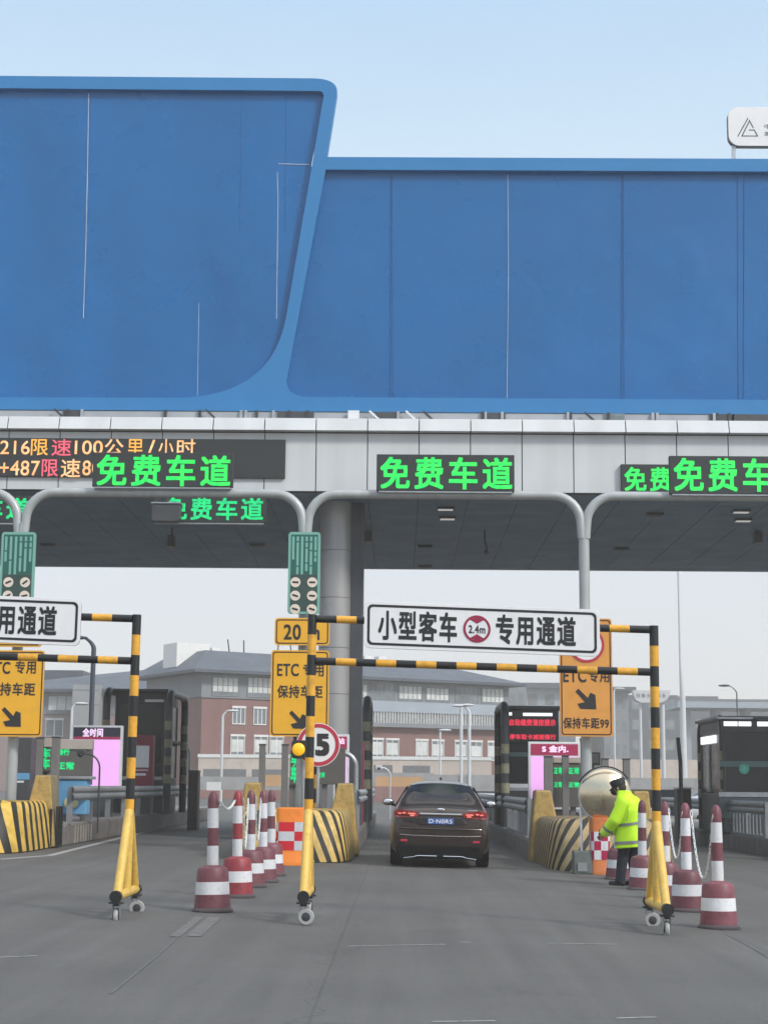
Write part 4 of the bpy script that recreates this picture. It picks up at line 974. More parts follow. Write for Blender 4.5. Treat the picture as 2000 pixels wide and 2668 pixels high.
def cone(label, mm):
    t = thing('bollard_cone', label, 'bollard', (0, 0, 0), 'red and white bollards beside the middle lane')
    b = MB(); b.lathe([(.235, 0), (.235, .022), (.208, .045)], (0, 0, 0), M_cbase, n=32); b.build('foot', t)
    prof = [(.208, .045), (.196, .19), (.194, .192), (.187, .33), (.185, .332), (.178, .45), (.16, .485), (.11, .50), (.08, .515)]
    b = MB(); b.lathe(prof, (0, 0, 0), mm, n=32, mats=[mm, mm, M_cw, mm, mm, mm, mm, mm]); b.build('base', t)
    prof = [(.066, .51), (.065, .73), (.064, .93), (.062, 1.15), (.060, 1.245), (.050, 1.30), (.03, 1.335), (.004, 1.345)]
    b = MB(); b.lathe(prof, (0, 0, 0), mm, n=24, mats=[M_cw, mm, M_cw, mm, M_mar, M_mar, M_mar]); b.build('pole', t)
    b = MB(); b.cyl((0, -.068, 1.20), (0, -.052, 1.20), .015, M_rubber); b.build('chain_hook', t)
    return t
cones = []
ca = cone('nearest bollard of the left row', M_mar); cb = cone('nearest bollard of the right row', M_mar)
spec = [(550, 2383, ca, 'nearest left bollard, faded maroon, standing alone in front'), (615, 2345, None, 'brighter red bollard second in the left row'), (650, 2318, None, 'third bollard of the left row'),
        (683, 2305, None, 'fourth bollard of the left row, by the orange barrel'), (704, 2288, None, 'fifth and farthest bollard of the left row'),
        (1878, 2427, cb, 'nearest right bollard, at the right of its row'), (1795, 2382, None, 'second bollard of the right row with chains on both sides'), (1737, 2350, None, 'third bollard of the right row, partly behind the striped upright'),
        (1676, 2325, None, 'bollard between the guard and the striped upright'), (1612, 2298, None, 'bollard in front of the guard, beside the right orange barrel')]
cpos = []
for px, py, o, lb in spec:
    q = G(px, py - 5); q.y += .12
    if o is None: o = dup(ca)
    o.location = (q.x, q.y, gz(q.x)); o['label'] = lb; o.rotation_euler = (R(random.uniform(-1, 1)), R(random.uniform(.2, 2)), random.uniform(0, 6)); cpos.append(Vector((q.x, q.y, gz(q.x)))); cones.append(o)
for s in ((cones[1]),):          # the brighter one
    for ch in s.children:
        if ch.name.startswith(('base', 'pole')):
            ch.data = ch.data.copy()
            for i, m_ in enumerate(ch.data.materials):
                if m_ == M_mar: ch.data.materials[i] = M_mar2
M_chain = mat('white_plastic_chain', (.72, .72, .70), .5, var=.05)
def chain(a, b_, sag, label):
    t = thing('chain', label, 'chain', a, 'white plastic chains between bollards')
    a = a + Vector((.06, -.05, 1.24)); b_ = b_ + Vector((-.05, -.05, 1.22)); n = 40; b = MB(); pts = []
    for i in range(n + 1):
        u = i / n; p = a.lerp(b_, u); p.z -= sag * (1 - (2 * u - 1) ** 2); pts.append(p)
    for i in range(n):
        c = (pts[i] + pts[i+1]) / 2; d = (pts[i+1] - pts[i]).normalized(); L = (pts[i+1] - pts[i]).length * .75
        u = (d.orthogonal() if i % 2 else d.cross(d.orthogonal())).normalized()
        ring_ = [c + d * math.cos(2*math.pi*k/8) * L + u * math.sin(2*math.pi*k/8) * .012 for k in range(9)]
        b.tube(ring_, .0045, M_chain, n=5)
    return b.build('links', t)
chain(cpos[7], cpos[6], .62, 'white chain between the third and second right bollards'); chain(cpos[6], cpos[5], .75, 'white chain hanging to the nearest right bollard')
chain(cpos[0], cpos[1], .10, 'short white chain between the two nearest left bollards'); chain(cpos[1], cpos[2], .65, 'white chain hanging behind the red left bollard'); chain(cpos[2], cpos[3], .6, 'white chain by the left orange barrel')

M_or = mat('orange_plastic', (.80, .22, .02), .45, var=.06, scale=4, dirt=.12)
M_or2 = mat('faded_orange_plastic', (.52, .15, .035), .5, var=.1, scale=4, dirt=.2)
def barrel(px0, px1, pyb, pyt, label, m, cr, off=0):
    q = G((px0 + px1) / 2, pyb); Y = q.y; z0 = gz(q.x); w = (px1 - px0) * Y / F; h = PZ(pyt, Y) - PZ(pyb, Y); 
    t = thing('water_barrel', label, 'barrel', (q.x, Y + .25, z0), 'orange barrels with chequered bands')
    d = .5; b = MB()
    prof = [(.5, 0), (.5, .06), (.475, .08), (.475, .94), (.46, .985), (.40, 1.0)]
    N = 32; ring0 = None
    def sup(r, z): return [(q.x + w * r * math.copysign(abs(math.cos(a)) ** .36, math.cos(a)), Y + .25 + d * r * math.copysign(abs(math.sin(a)) ** .36, math.sin(a)), z0 + h * z) for a in [2*math.pi*i/N for i in range(N)]]
    for i, (r, z) in enumerate(prof):
        o = len(b.v); b.v += sup(r, z)
        if i:
            for k in range(N): b.face([o - N + k, o - N + (k+1) % N, o + (k+1) % N, o + k], m, True)
    b.face([len(b.v) - N + k for k in range(N)], m); b.build('shell', t)
    M_w2 = M_cw; c0 = PZ(pyb, Y) ; zz0 = z0 + h * .26; cs = h * .49 / 3
    b = MB()
    # chequers wrap round the shell
    ringlen = 24
    def wp(a, z): return (q.x + w * .482 * math.copysign(abs(math.cos(a)) ** .36, math.cos(a)), Y + .25 + d * .482 * math.copysign(abs(math.sin(a)) ** .36, math.sin(a)), z)
    # parametrise the perimeter by arclength
    fine = [wp(2*math.pi*i/720, 0) for i in range(721)]; acc = [0]
    for i in range(720): acc.append(acc[-1] + math.dist(fine[i][:2], fine[i+1][:2]))
    ncol = max(6, 2 * round(acc[-1] / (w * .36) / 2)); seg = acc[-1] / ncol; j = 0
    for i in range(720):
        colm = int((acc[i] + seg * off) / seg)
        for rw in range(3):
            o = len(b.v); za, zb = zz0 + rw * cs, zz0 + (rw + 1) * cs
            b.v += [(fine[i][0], fine[i][1], za), (fine[i+1][0], fine[i+1][1], za), (fine[i+1][0], fine[i+1][1], zb), (fine[i][0], fine[i][1], zb)]
            b.face([o, o+1, o+2, o+3], cr if (colm + rw) % 2 else M_w2)
    b.build('chequered_band', t)
M_chr = mat('red_chequer', (.60, .01, .025), .4, var=.06); M_chr2 = mat('crimson_chequer', (.38, .01, .06), .4, var=.06)
barrel(715, 800, 2256, 2105, 'bright orange barrel with red and white chequers left of the middle lane', M_or, M_chr)
barrel(1541, 1592, 2280, 2131, 'dull orange barrel with crimson chequers beside the guard', M_or2, M_chr2)

# mirror
q = G(1508, 2275); Y = q.y - .35; z0 = gz(q.x)
t = thing('convex_mirror', 'round convex traffic mirror on a white pole and grey base', 'mirror', (q.x, Y, z0))
c_ = P(1575, 2071, Y); rm = 68 * Y / F
M_mir = mat('mirror_face', (.66, .56, .40), .26, metal=1, var=.03, scale=2)
prof = [(rm * (1 - i / 14) * .965, -.01 - .16 * (1 - ((1 - i / 14)) ** 2)) for i in range(14)] + [(.002, -.17)]
b = MB(); b.lathe(prof, (c_.x, Y, c_.z), M_mir, axis='y', n=48); b.build('mirror_face', t)
b = MB(); b.lathe([(rm * .93, .0), (rm * .96, -.012), (rm, -.012), (rm * 1.015, .01), (rm, .05), (rm * .8, .09), (rm*.3, .12)], (c_.x, Y, c_.z), mat('grey_back', (.30, .30, .29), .5), axis='y', n=48); b.build('rim', t)
b = MB(); pts = [(c_.x + (rm + .03) * math.cos(R(a)), Y - .02 - .1 * math.sin(R((a - 35) / 125 * 180)), c_.z + (rm + .02) * math.sin(R(a))) for a in range(35, 161, 6)]
b.tube(pts, .014, M_black, n=8); b.build('visor', t)
px_ = PX(1517, Y, 2200)
b = MB(); b.tube([(px_, Y + .12, z0 + .3), (PX(1513, Y), Y + .12, c_.z)], .022, M_white, n=10); b.tube([(PX(1513, Y), Y + .12, c_.z), (c_.x, Y + .12, c_.z)], .02, M_white); b.build('pole', t)
M_gb = mat('grey_green_plastic', (.10, .12, .115), .6, var=.12, scale=4, dirt=.2)
xa, xb = PX(1494, Y, 2250), PX(1542, Y, 2250)
b = MB(); b.prismx([(Y - .1, z0), (Y + .35, z0), (Y + .3, z0 + .40), (Y - .05, z0 + .40)], xa, xb, M_gb); b.build('base', t, bevel=.02)
b = MB(); b.box(xa + .06, xb - .1, Y - .115, Y - .09, z0 + .05, z0 + .2, mat('pale_base_plate', (.22, .23, .23), .6)); b.build('plate', t)

# ================================================================ CAR
def car(label, name='car', body=(.042, .028, .024), detail=True):
    Mb = mat('car_paint_' + name + str(body[0]), body, .30, metal=.5, var=0, coat=.7)
    t = thing(name, label, 'car', (0, 0, 0))
    # stations along y: y, zbot, wbot, wlow, wmax, wshould, zshould, wbelt, zbelt, wroof, zroof
    S = [
        (0.00, .36, .60, .72, .80, .74, .84, .66, .90, .50, .93),
        (0.06, .24, .74, .84, .89, .84, .93, .76, 1.03, .62, 1.07),
        (0.30, .20, .82, .90, .93, .88, .97, .81, 1.08, .70, 1.13),
        (0.62, .20, .82, .90, .935, .89, .98, .82, 1.10, .66, 1.27),
        (1.05, .20, .82, .90, .94, .90, .97, .83, 1.10, .60, 1.48),
        (1.60, .20, .82, .90, .94, .91, .96, .84, 1.09, .58, 1.565),
        (2.30, .20, .82, .90, .94, .91, .95, .84, 1.07, .58, 1.57),
        (2.90, .20, .82, .90, .94, .91, .94, .84, 1.05, .57, 1.50),
        (3.55, .20, .82, .90, .93, .90, .93, .83, 1.02, .62, 1.16),
        (3.95, .20, .82, .89, .92, .88, .90, .80, .97, .60, 1.04),
        (4.45, .22, .76, .84, .86, .80, .82, .70, .87, .50, .93),
        (4.70, .30, .55, .66, .70, .62, .70, .52, .76, .38, .80)]
    b = MB(); n = None
    for (y, zb, wb, wl, wm, ws, zs, wbt, zbt, wr, zr) in S:
        half = [(0, zb), (wb * .6, zb), (wb, zb + .02), (wl, zb + .12), (wm, min(.58, zb + .36)), (ws + .01, zs - .06), (ws, zs), (wbt, zbt), ((wbt + wr) / 2 + .02, (zbt + zr) / 2), (wr, zr - .03), (wr * .6, zr), (0, zr + .01)]
        ringp = half + [(-x, z) for x, z in half[-2:0:-1]]
        n = len(ringp); b.v += [(x, y, z) for x, z in ringp]
    for i in range(len(S) - 1):
        for k in range(n): b.face([i*n+k, i*n+(k+1) % n, (i+1)*n+(k+1) % n, (i+1)*n+k], Mb, True)
    b.face([k for k in range(n)][::-1], Mb, True); b.face([(len(S)-1)*n+k for k in range(n)], Mb, True)
    b.build('body', t, subsurf=2)
    def quadpatch(fn, nu, nv, m, nm, par=t):
        q = MB(); vs = [fn(u / nu, v / nv) for v in range(nv + 1) for u in range(nu + 1)]
        q.add(vs, [(v*(nu+1)+u, v*(nu+1)+u+1, (v+1)*(nu+1)+u+1, (v+1)*(nu+1)+u) for v in range(nv) for u in range(nu)], m, True); return q.build(nm, par)
    def rearwin(u, v):
        x = (u * 2 - 1); hw = .79 * (1 - v) + .56 * v; z = 1.115 + .385 * v; y = .50 + .60 * v ** 1.05 + .10 * (x * x) - .045
        return (x * hw, y - .03, z + .022 - .05 * x * x * (.3 + .5*v))
    quadpatch(rearwin, 12, 6, M_glass, 'rear_window')
    for s in (-1, 1):
        def sw(u, v, s=s):
            y = 1.15 + 2.1 * u; lo = 1.10 - .03 * u; hi = 1.47 if u < .7 else 1.47 - (u - .7) * .9
            hw = .845 * (1 - v) + .625 * v; return (s * (hw + .012), y + (.12 * v if u < .5 else -.25 * v), lo + (hi - lo) * v)
        quadpatch(sw, 10, 4, M_glass, 'side_window')
    def ws_(u, v):
        x = u * 2 - 1; hw = .76 * (1 - v) + .56 * v; return (x * hw, 3.6 - .75 * v - .06 * x * x, 1.13 + .36 * v - .02 * x * x)
    quadpatch(ws_, 10, 4, M_glass, 'windscreen')
    for s in (-1, 1):
        for y in (.92, 3.72):
            q = MB(); q.lathe([(.22, -.115), (.32, -.115), (.335, -.09), (.335, .09), (.32, .115), (.22, .115)], (s * .80, y, .335), M_rubber, axis='x', n=32); w_ = q.build('wheel', t)
            q = MB(); q.lathe([(.04, -.125), (.08, -.118), (.215, -.10), (.225, -.118), (.225, .118), (.215, .10), (.08, .118), (.04, .125)], (s * .80, y, .335), M_galv, axis='x', n=24); q.build('rim', w_)
    if not detail: 
        for s in (-1, 1): MB().box(s*.55, s*.8, -.01, .03, .78, .88, M_red).build('tail_light', t, bevel=.01)
        return t
    M_tl = mat('tail_lamp', (.20, .008, .010), .15, var=.1, scale=20, emit=(.9, .03, .03), es=.02, coat=.6)
    M_tlh = mat('tail_lamp_hot', (.8, .2, .15), .2, emit=(1, .22, .15), es=.38, var=.2, scale=30)
    for s in (-1, 1):
        q = MB(); poly = [(s*.38, .955), (s*.44, .90), (s*.78, .885), (s*.86, .92), (s*.855, 1.015), (s*.70, 1.04), (s*.44, 1.0)]
        def wrap(x): return -.03 + .0 + .16 * max(0, abs(x) - .62) ** 1.6 * 6
        vs = [(x, wrap(x), z) for x, z in poly] + [(x, wrap(x) + .09, z) for x, z in poly]; m_ = len(poly)
        order = list(range(m_)) if s < 0 else list(range(m_))[::-1]
        q.add(vs, [tuple(order[::-1])] + [(order[i], order[(i+1) % m_], order[(i+1) % m_] + m_, order[i] + m_) for i in range(m_)], M_tl); tl = q.build('tail_light', t, bevel=.008)
        q = MB()
        for (a, c, z) in ((.46, .60, .965), (.64, .70, .975), (.72, .78, .965), (.48, .56, .93)): q.box(s*a, s*c, wrap(a) - .008, wrap(a) + .01, z - .012, z + .014, M_tlh)
        q.build('lamp_strip', tl)
    MB().box(-.385, .385, -.052, -.02, .955, .985, M_chrome).build('chrome_bar', t, bevel=.006)
    b = MB(); b.text('DSG6', 0, 1.055, .16, .028, .015, M_chrome, weight=.01, thick=.003) if False else None
    b = MB(); b.sphere((0, .01, 1.055), .04, M_chrome, sc=(1.7, .3, .5)); b.build('badge', t)
    MB().box(.50, .68, .035, .045, 1.045, 1.058, M_chrome).build('model_script', t)
    # plate recess, plate
    M_rec = mat('dark_recess', (.012, .01, .01), .5)
    b = MB(); b.prism([(-.70, .90), (.40, .90), (.48, .80), (.36, .77), (-.40, .77), (-.46, .81), (-.68, .83)], -.030, .05, M_rec); b.build('plate_recess', t, bevel=.01)
    M_pl = mat('blue_number_plate', (.035, .10, .34), .4, var=.1, scale=10)
    pl = MB().box(-.24, .24, -.045, -.032, .785, .895, M_pl).build('number_plate', t, bevel=.004)
    b = MB(); b.text('D·N0R5', 0, .84, .42, .07, -.048, M_signw, weight=.015); b.build('characters', pl)
    M_trim = mat('bumper_trim', (.30, .25, .23), .25, metal=.9, var=.05)
    b = MB(); b.tube([(-.74, .02, .585), (-.5, -.035, .575), (0, -.055, .572), (.5, -.035, .575), (.74, .02, .585)], .012, M_trim, n=8); b.build('bumper_trim', t)
    b = MB()
    pts = [(x, -.05 + .12 * (abs(x) / .8) ** 4, .70) for x in [-.74 + .148 * i for i in range(11)]]
    b.tube(pts, .02, Mb, n=8); b.build('bumper_edge', t)
    b = MB(); b.prism([(-.72, .40), (.72, .40), (.80, .30), (.74, .17), (-.74, .17), (-.80, .30)], -.02, .35, M_rubber); b.build('diffuser', t, bevel=.03)
    for s in (-1, 1):
        q = MB(); q.tube([(s*.06, -.03, .215), (s*.40, -.03, .215), (s*.46, -.025, .20)], .012, M_chrome, n=8); q.tube([(s*.46, -.025, .195), (s*.66, -.01, .17)], .008, M_chrome, n=8); q.build('exhaust_trim', t)
        q = MB(); q.box(s*.60, s*.72, -.012, .03, .46, .50, M_red); q.build('reflector', t, bevel=.006)
        q = MB(); q.sphere((s*1.03, 3.05, 1.14), .10, Mb, sc=(1.15, .6, .72)); q.sqbar((s*.86, 3.12, 1.06), (s*.98, 3.08, 1.10), .05, Mb); mm = q.build('wing_mirror', t)
        q = MB(); q.sphere((s*1.03, 3.0, 1.14), .085, M_chrome, sc=(1.1, .25, .68)); q.build('mirror_glass', mm)
        q = MB()   # shark: rear door seam / boot shut line
    b = MB(); b.tube([(-.70, .0, .905), (-.76, .05, 1.0), (-.72, .32, 1.10)], .004, M_rec, n=5); b.tube([(.70, .0, .905), (.76, .05, 1.0), (.72, .32, 1.10)], .004, M_rec, n=5); b.build('boot_seam', t)
    b = MB(); b.prismx([(1.25, 1.585), (1.5, 1.585), (1.47, 1.61), (1.40, 1.64)], -.02, .02, Mb); b.build('roof_fin', t)
    M_seat = mat('seat_dark', (.015, .015, .017), .8)
    return t
cr = car('dark brown saloon driving away through the middle lane')
qa, qb = G(1020, 2246), G(1270, 2252); yc = 30.7
cr.location = ((PX(1145, yc, 2200)), yc, gz(PX(1145, yc, 2200))); cr.rotation_euler = (0, K, R(-.8))

# ================================================================ PERSON
def person():
    t = thing('person', 'person in hi-vis yellow jacket, dark trousers and black cap looking down beside the mirror', 'person', (0, 0, 0))
    M_skin = mat('skin', (.32, .19, .13), .55, var=.06)
    M_hv = mat('hi_vis_fabric', (.52, .86, .015), .7, var=.05, scale=6, bump=.3)
    M_tr = mat('navy_trousers', (.012, .015, .028), .8, var=.15, scale=8, bump=.3)
    M_cap = mat('black_cap', (.01, .01, .011), .7, var=.1)
    M_ref = mat('reflective_tape', (.22, .24, .25), .3, metal=.3, var=.06)
    M_gl = mat('pale_glove', (.75, .78, .70), .7, var=.05)
    # body faces -x. near (camera) side is -y
    hd = Vector((-.125, 0, 1.455)); b = MB(); m = M_skin
    Rh = Matrix.Rotation(R(-22), 3, 'Y')
    b.sphere(hd, .095, m, 14, (1.0, .80, 1.18), Rh)                      # skull
    b.sphere(hd + Vector((-.045, 0, -.055)), .062, m, 10, (1, .85, 1.1), Rh)       # jaw
    b.sphere(hd + Vector((-.108, 0, -.03)), .018, m, 8, (1.2, .8, 1.3), Rh)        # nose
    for s in (-1, 1):
        b.sphere(hd + Vector((.012, s * .078, -.015)), .026, m, 8, (.7, .35, 1.2))  # ears
        b.sphere(hd + Vector((-.088, s * .030, -.002)), .016, m, 8)                # brow
    b.sphere(hd + Vector((-.095, 0, -.068)), .022, m, 8, (.8, 1.3, .6))            # lips
    b.capsule(hd + Vector((.02, 0, -.06)), (.0, 0, 1.29), .055, .065, m)
    b.capsule((-.01, 0, 1.23), (.04, 0, 1.05), .105, .115, m); b.capsule((.04, 0, 1.05), (.035, 0, .80), .115, .12, m)
    b.capsule((0.005, -.13, 1.235), (0.005, .13, 1.235), .06, .06, m)
    hips = {-1: Vector((.02, -.09, .78)), 1: Vector((.03, .09, .78))}
    knee = {-1: Vector((-.045, -.10, .44)), 1: Vector((.035, .10, .43))}; ank = {-1: Vector((-.09, -.10, .08)), 1: Vector((.07, .10, .08))}
    for s in (-1, 1):
        b.capsule(hips[s], knee[s], .085, .058, m); b.capsule(knee[s], ank[s], .055, .038, m)
        b.capsule(ank[s] + Vector((.03, 0, -.04)), ank[s] + Vector((-.13, 0, -.045)), .035, .03, m)
    sh = {-1: Vector((.015, -.19, 1.235)), 1: Vector((.015, .19, 1.235))}
    el = {-1: Vector((-.10, -.25, .97)), 1: Vector((-.04, .245, .97))}
    wr = {-1: Vector((-.29, -.21, .76)), 1: Vector((-.27, .17, .80))}
    def hand(wv, d, side):
        d = d.normalized(); pn = Vector((0, side, 0)); across = d.cross(pn).normalized()
        palm0 = wv + d * .02
        for k in range(4):
            off = across * (.030 - .020 * k)
            b.capsule(palm0 + off * .7, wv + d * .085 + off, .014, .012, m, 8)
            L = [.030, .035, .032, .025][k]; base = wv + d * .085 + off
            j1 = base + (d * .9 + pn * -.35).normalized() * L; j2 = j1 + (d * .55 + pn * -.8).normalized() * L * .8; j3 = j2 + (d * .1 + pn * -1).normalized() * L * .6
            b.capsule(base, j1, .0095, .009, m, 8); b.capsule(j1, j2, .009, .008, m, 8); b.capsule(j2, j3, .008, .007, m, 8)
        th0 = palm0 + across * .026; th1 = th0 + (d * .6 + across * .8 - pn * .3).normalized() * .04; th2 = th1 + (d * .9 + across * .2 - pn * .4).normalized() * .03
        b.capsule(th0, th1, .012, .011, m, 8); b.capsule(th1, th2, .010, .009, m, 8)
    for s in (-1, 1):
        b.capsule(sh[s], el[s], .055, .042, m); b.capsule(el[s], wr[s], .042, .027, m)
        hand(wr[s], (wr[s] - el[s]) + Vector((-.06, 0, 0)), s)
    body = b.build('body', t, remesh=.0065, smooth_it=3)
    # face details
    b = MB(); e = MB()
    for s in (-1, 1): e.sphere(hd + Vector((-.098, s * .030, -.012)), .010, M_white, 8)
    e.build('eyes', t)
    b = MB(); b.sphere(hd + Vector((-.055, 0, -.062)), .066, M_cap, 10, (1.02, .95, .9), Rh); b.build('face_mask', t)
    b = MB(); b.sphere(hd + Vector((.012, 0, .002)), .098, mat('black_hair', (.01, .009, .008), .7), 12, (1.0, .84, 1.05), Rh); b.build('hair', t)
    # cap: crown and peak
    b = MB(); o_ = hd + Vector((0, 0, .035)); pts = []
    rows = [(.108, -.01), (.112, .03), (.116, .065), (.112, .082), (.08, .094), (.0, .097)]
    N = 28
    for r_, z in rows:
        for i in range(N):
            a = 2*math.pi*i/N; q = Vector((r_ * math.cos(a), r_ * .86 * math.sin(a), z)); b.v.append(tuple(o_ + Rh @ q))
    for i in range(len(rows) - 1):
        for k in range(N): b.face([i*N+k, i*N+(k+1)%N, (i+1)*N+(k+1)%N, (i+1)*N+k], M_cap, True)
    b.build('cap', t)
    b = MB(); top = []; 
    for i in range(9):
        a = R(120 + 15 * i); 
        for r_ in (.10, .165 if 1 < i < 7 else .12):
            for dz in (0, -.008): top.append(o_ + Rh @ Vector((r_ * math.cos(a), r_ * .8 * math.sin(a), -.008 + dz - (.02 if r_ > .11 else 0))))
    b.v = [tuple(q) for q in top]
    for i in range(8):
        k = i * 4; b.face([k, k+2, k+6, k+4], M_cap); b.face([k+1, k+5, k+7, k+3], M_cap); b.face([k+2, k+3, k+7, k+6], M_cap)
    b.build('cap_peak', t)
    # trousers
    b = MB(); m = M_tr
    b.sphere((.03, 0, .80), .165, m, 12, (.85, 1.05, .9))
    for s in (-1, 1):
        b.capsule(hips[s], knee[s], .108, .083, m); b.capsule(knee[s], ank[s] + Vector((0, 0, .0)), .083, .070, m)
        b.sphere(ank[s] + Vector((-.01, 0, .0)), .072, m, 8, (1, 1, .5))
    b.build('trousers', t, remesh=.012, smooth_it=4)
    b = MB()
    for s in (-1, 1):
        b.capsule(ank[s] + Vector((.035, 0, -.045)), ank[s] + Vector((-.14, 0, -.047)), .043, .036, M_cap); b.sphere(ank[s] + Vector((0, 0, -.02)), .05, M_cap, 8)
    b.build('boots', t, remesh=.01, smooth_it=2)
    # jacket
    b = MB(); m = M_hv
    sec = [((.035, .56), .178, .235), ((.038, .70), .182, .235), ((.045, .85), .18, .225), ((.05, 1.0), .185, .225), ((.045, 1.12), .18, .235), ((.02, 1.22), .165, .225), ((-.005, 1.30), .125, .17), ((-.03, 1.345), .105, .118), ((-.045, 1.385), .092, .098), ((-.05, 1.41), .085, .09)]
    sec = [(c0, rx * (1.14 if c0[1] < 1.26 else 1.06), ry * (1.12 if c0[1] < 1.26 else 1.04)) for c0, rx, ry in sec]
    N = 36; rnd = random.Random(2)
    for si, ((x, z), rx, ry) in enumerate(sec):
        for i in range(N):
            a = 2*math.pi*i/N; e = .8; wob = 1 + .018 * math.sin(a * 5 + z * 9) + .012 * math.sin(a * 9 - z * 14)
            b.v.append((x + rx * wob * math.copysign(abs(math.cos(a)) ** e, math.cos(a)), ry * wob * math.copysign(abs(math.sin(a)) ** e, math.sin(a)), z + .02 * math.cos(a) * (si < 3)))
    for i in range(len(sec) - 1):
        for k in range(N): b.face([i*N+k, i*N+(k+1)%N, (i+1)*N+(k+1)%N, (i+1)*N+k], m, True)
    b.face([k for k in range(N)][::-1], m); b.face([(len(sec)-1)*N+k for k in range(N)], m)
    for s in (-1, 1):
        b.capsule(sh[s] + Vector((0.01, s * .02, -.01)), el[s] + Vector((0, s * .02, 0)), .108, .090, m); b.capsule(el[s] + Vector((0, s * .02, 0)), wr[s].lerp(el[s], .12), .090, .072, m)
        b.capsule((0, s*.07, 1.30), sh[s] + Vector((0, 0, .0)), .08, .085, m)
    b.build('jacket', t, remesh=.0105, smooth_it=2)
    # tapes round the torso and sleeves
    def band(z0, z1, x, rx, ry, tiltz, nm='reflective_tape'):
        q = MB()
        for z in (z0, z1):
            for i in range(N):
                a = 2*math.pi*i/N; e = .8; zz_ = z; wob = 1 + .018 * math.sin(a * 5 + zz_ * 9) + .012 * math.sin(a * 9 - zz_ * 14)
                q.v.append((x + (rx * wob + .006) * math.copysign(abs(math.cos(a)) ** e, math.cos(a)), (ry * wob + .006) * math.copysign(abs(math.sin(a)) ** e, math.sin(a)), z + tiltz * math.cos(a)))
        for k in range(N): q.face([k, (k+1) % N, N + (k+1) % N, N + k], M_ref, True)
        q.build(nm, t)
    band(.615, .66, .036, .204, .264, .02); band(.885, .925, .046, .207, .254, .035)
    for s in (-1, 1):
        a_, c_2 = el[s].lerp(wr[s], .55), el[s].lerp(wr[s], .70); q = MB(); q.cyl(a_, c_2, .087, M_ref, .083, n=20, caps=False); q.build('sleeve_tape', t)
        a_, c_2 = el[s].lerp(wr[s], .80), wr[s].lerp(el[s], .02); q = MB(); q.cyl(a_, c_2, .076, mat('pale_green_cuff', (.50, .70, .25), .7), .062, n=20); q.build('cuff', t)
    # sleeve seam (real fold line behind the arm), radio in the near hand
    q = MB(); q.tube([(.10, -.285, 1.18), (.10, -.275, 1.08), (.07, -.272, .96)], .004, mat('seam_thread', (.12, .2, .02), .8), n=6); q.build('sleeve_seam', t)
    b = MB(); h = wr[-1] + (wr[-1] - el[-1] + Vector((-.06, 0, 0))).normalized() * .10
    return t, h
ps, hnd = person()
qf = G(1624, 2308); ps.location = (PX(1635, qf.y, 2200), qf.y, gz(qf.x) + .0)
ps.rotation_euler = (0, 0, R(-26)); ps.scale = (1.10, 1.10, 1.05)
t = thing('radio', 'small black handset held in the guard hand', 'radio', (0, 0, 0))
w_ = Matrix.Rotation(R(-26), 3, 'Z') @ (hnd * 1.08) + ps.location
t.location = w_
MB().box(w_.x - .014, w_.x + .014, w_.y - .02, w_.y + .01, w_.z - .03, w_.z + .05, M_black).build('casing', t, bevel=.006)
MB().cyl((w_.x, w_.y - .01, w_.z + .06), (w_.x, w_.y - .01, w_.z + .12), .006, M_black).build('aerial', t)

# ================================================================ FAR BUILDINGS
M_brick = mat('dull_red_render', (.215, .112, .102), .8, var=.08, scale=.6, streak=.08)
M_roofg = mat('slate_grey_roof', (.065, .08, .105), .55, var=.06, scale=.4, streak=.08)
M_wallg = mat('grey_wall', (.20, .215, .235), .7, var=.06, scale=.5)
M_pane = mat('far_glass', (.16, .19, .21), .15, var=.3, scale=.8)
M_panel = mat('pale_blue_panel', (.32, .37, .42), .6, var=.08, scale=.6)
M_trimw = mat('white_trim', (.72, .72, .70), .6, var=.05)
M_curtain = mat('pale_blind', (.6, .62, .6), .8, var=.15, scale=1)
def window(bt, x0, x1, z0, z1, y, trim=M_trimw, nx=2, nz=1, blind=False, th=.08, header=True):
    b = MB()
    b.box(x0 - .1, x1 + .1, y - .10, y - .01, z1, z1 + .18, trim) if header else None
    b.box(x0 - .06, x0, y - .06, y - .005, z0, z1, trim); b.box(x1, x1 + .06, y - .06, y - .005, z0, z1, trim); b.box(x0 - .06, x1 + .06, y - .08, y - .005, z0 - .08, z0, trim)
    for i in range(1, nx): x = x0 + (x1 - x0) * i / nx; b.box(x - .035, x + .035, y - .05, y - .005, z0, z1, trim)
    for i in range(1, nz): z = z0 + (z1 - z0) * i / nz; b.box(x0, x1, y - .048, y - .006, z - .03, z + .03, trim)
    f = b.build('window', bt)
    MB().box(x0, x1, y - .03, y - .004, z0, z1, M_pane).build('pane', f)
    if blind: MB().box(x0 + .05, x1 - .05, y - .036, y - .031, z0 + .3, z1 - .05 - random.random() * .3, M_curtain).build('blind', f)
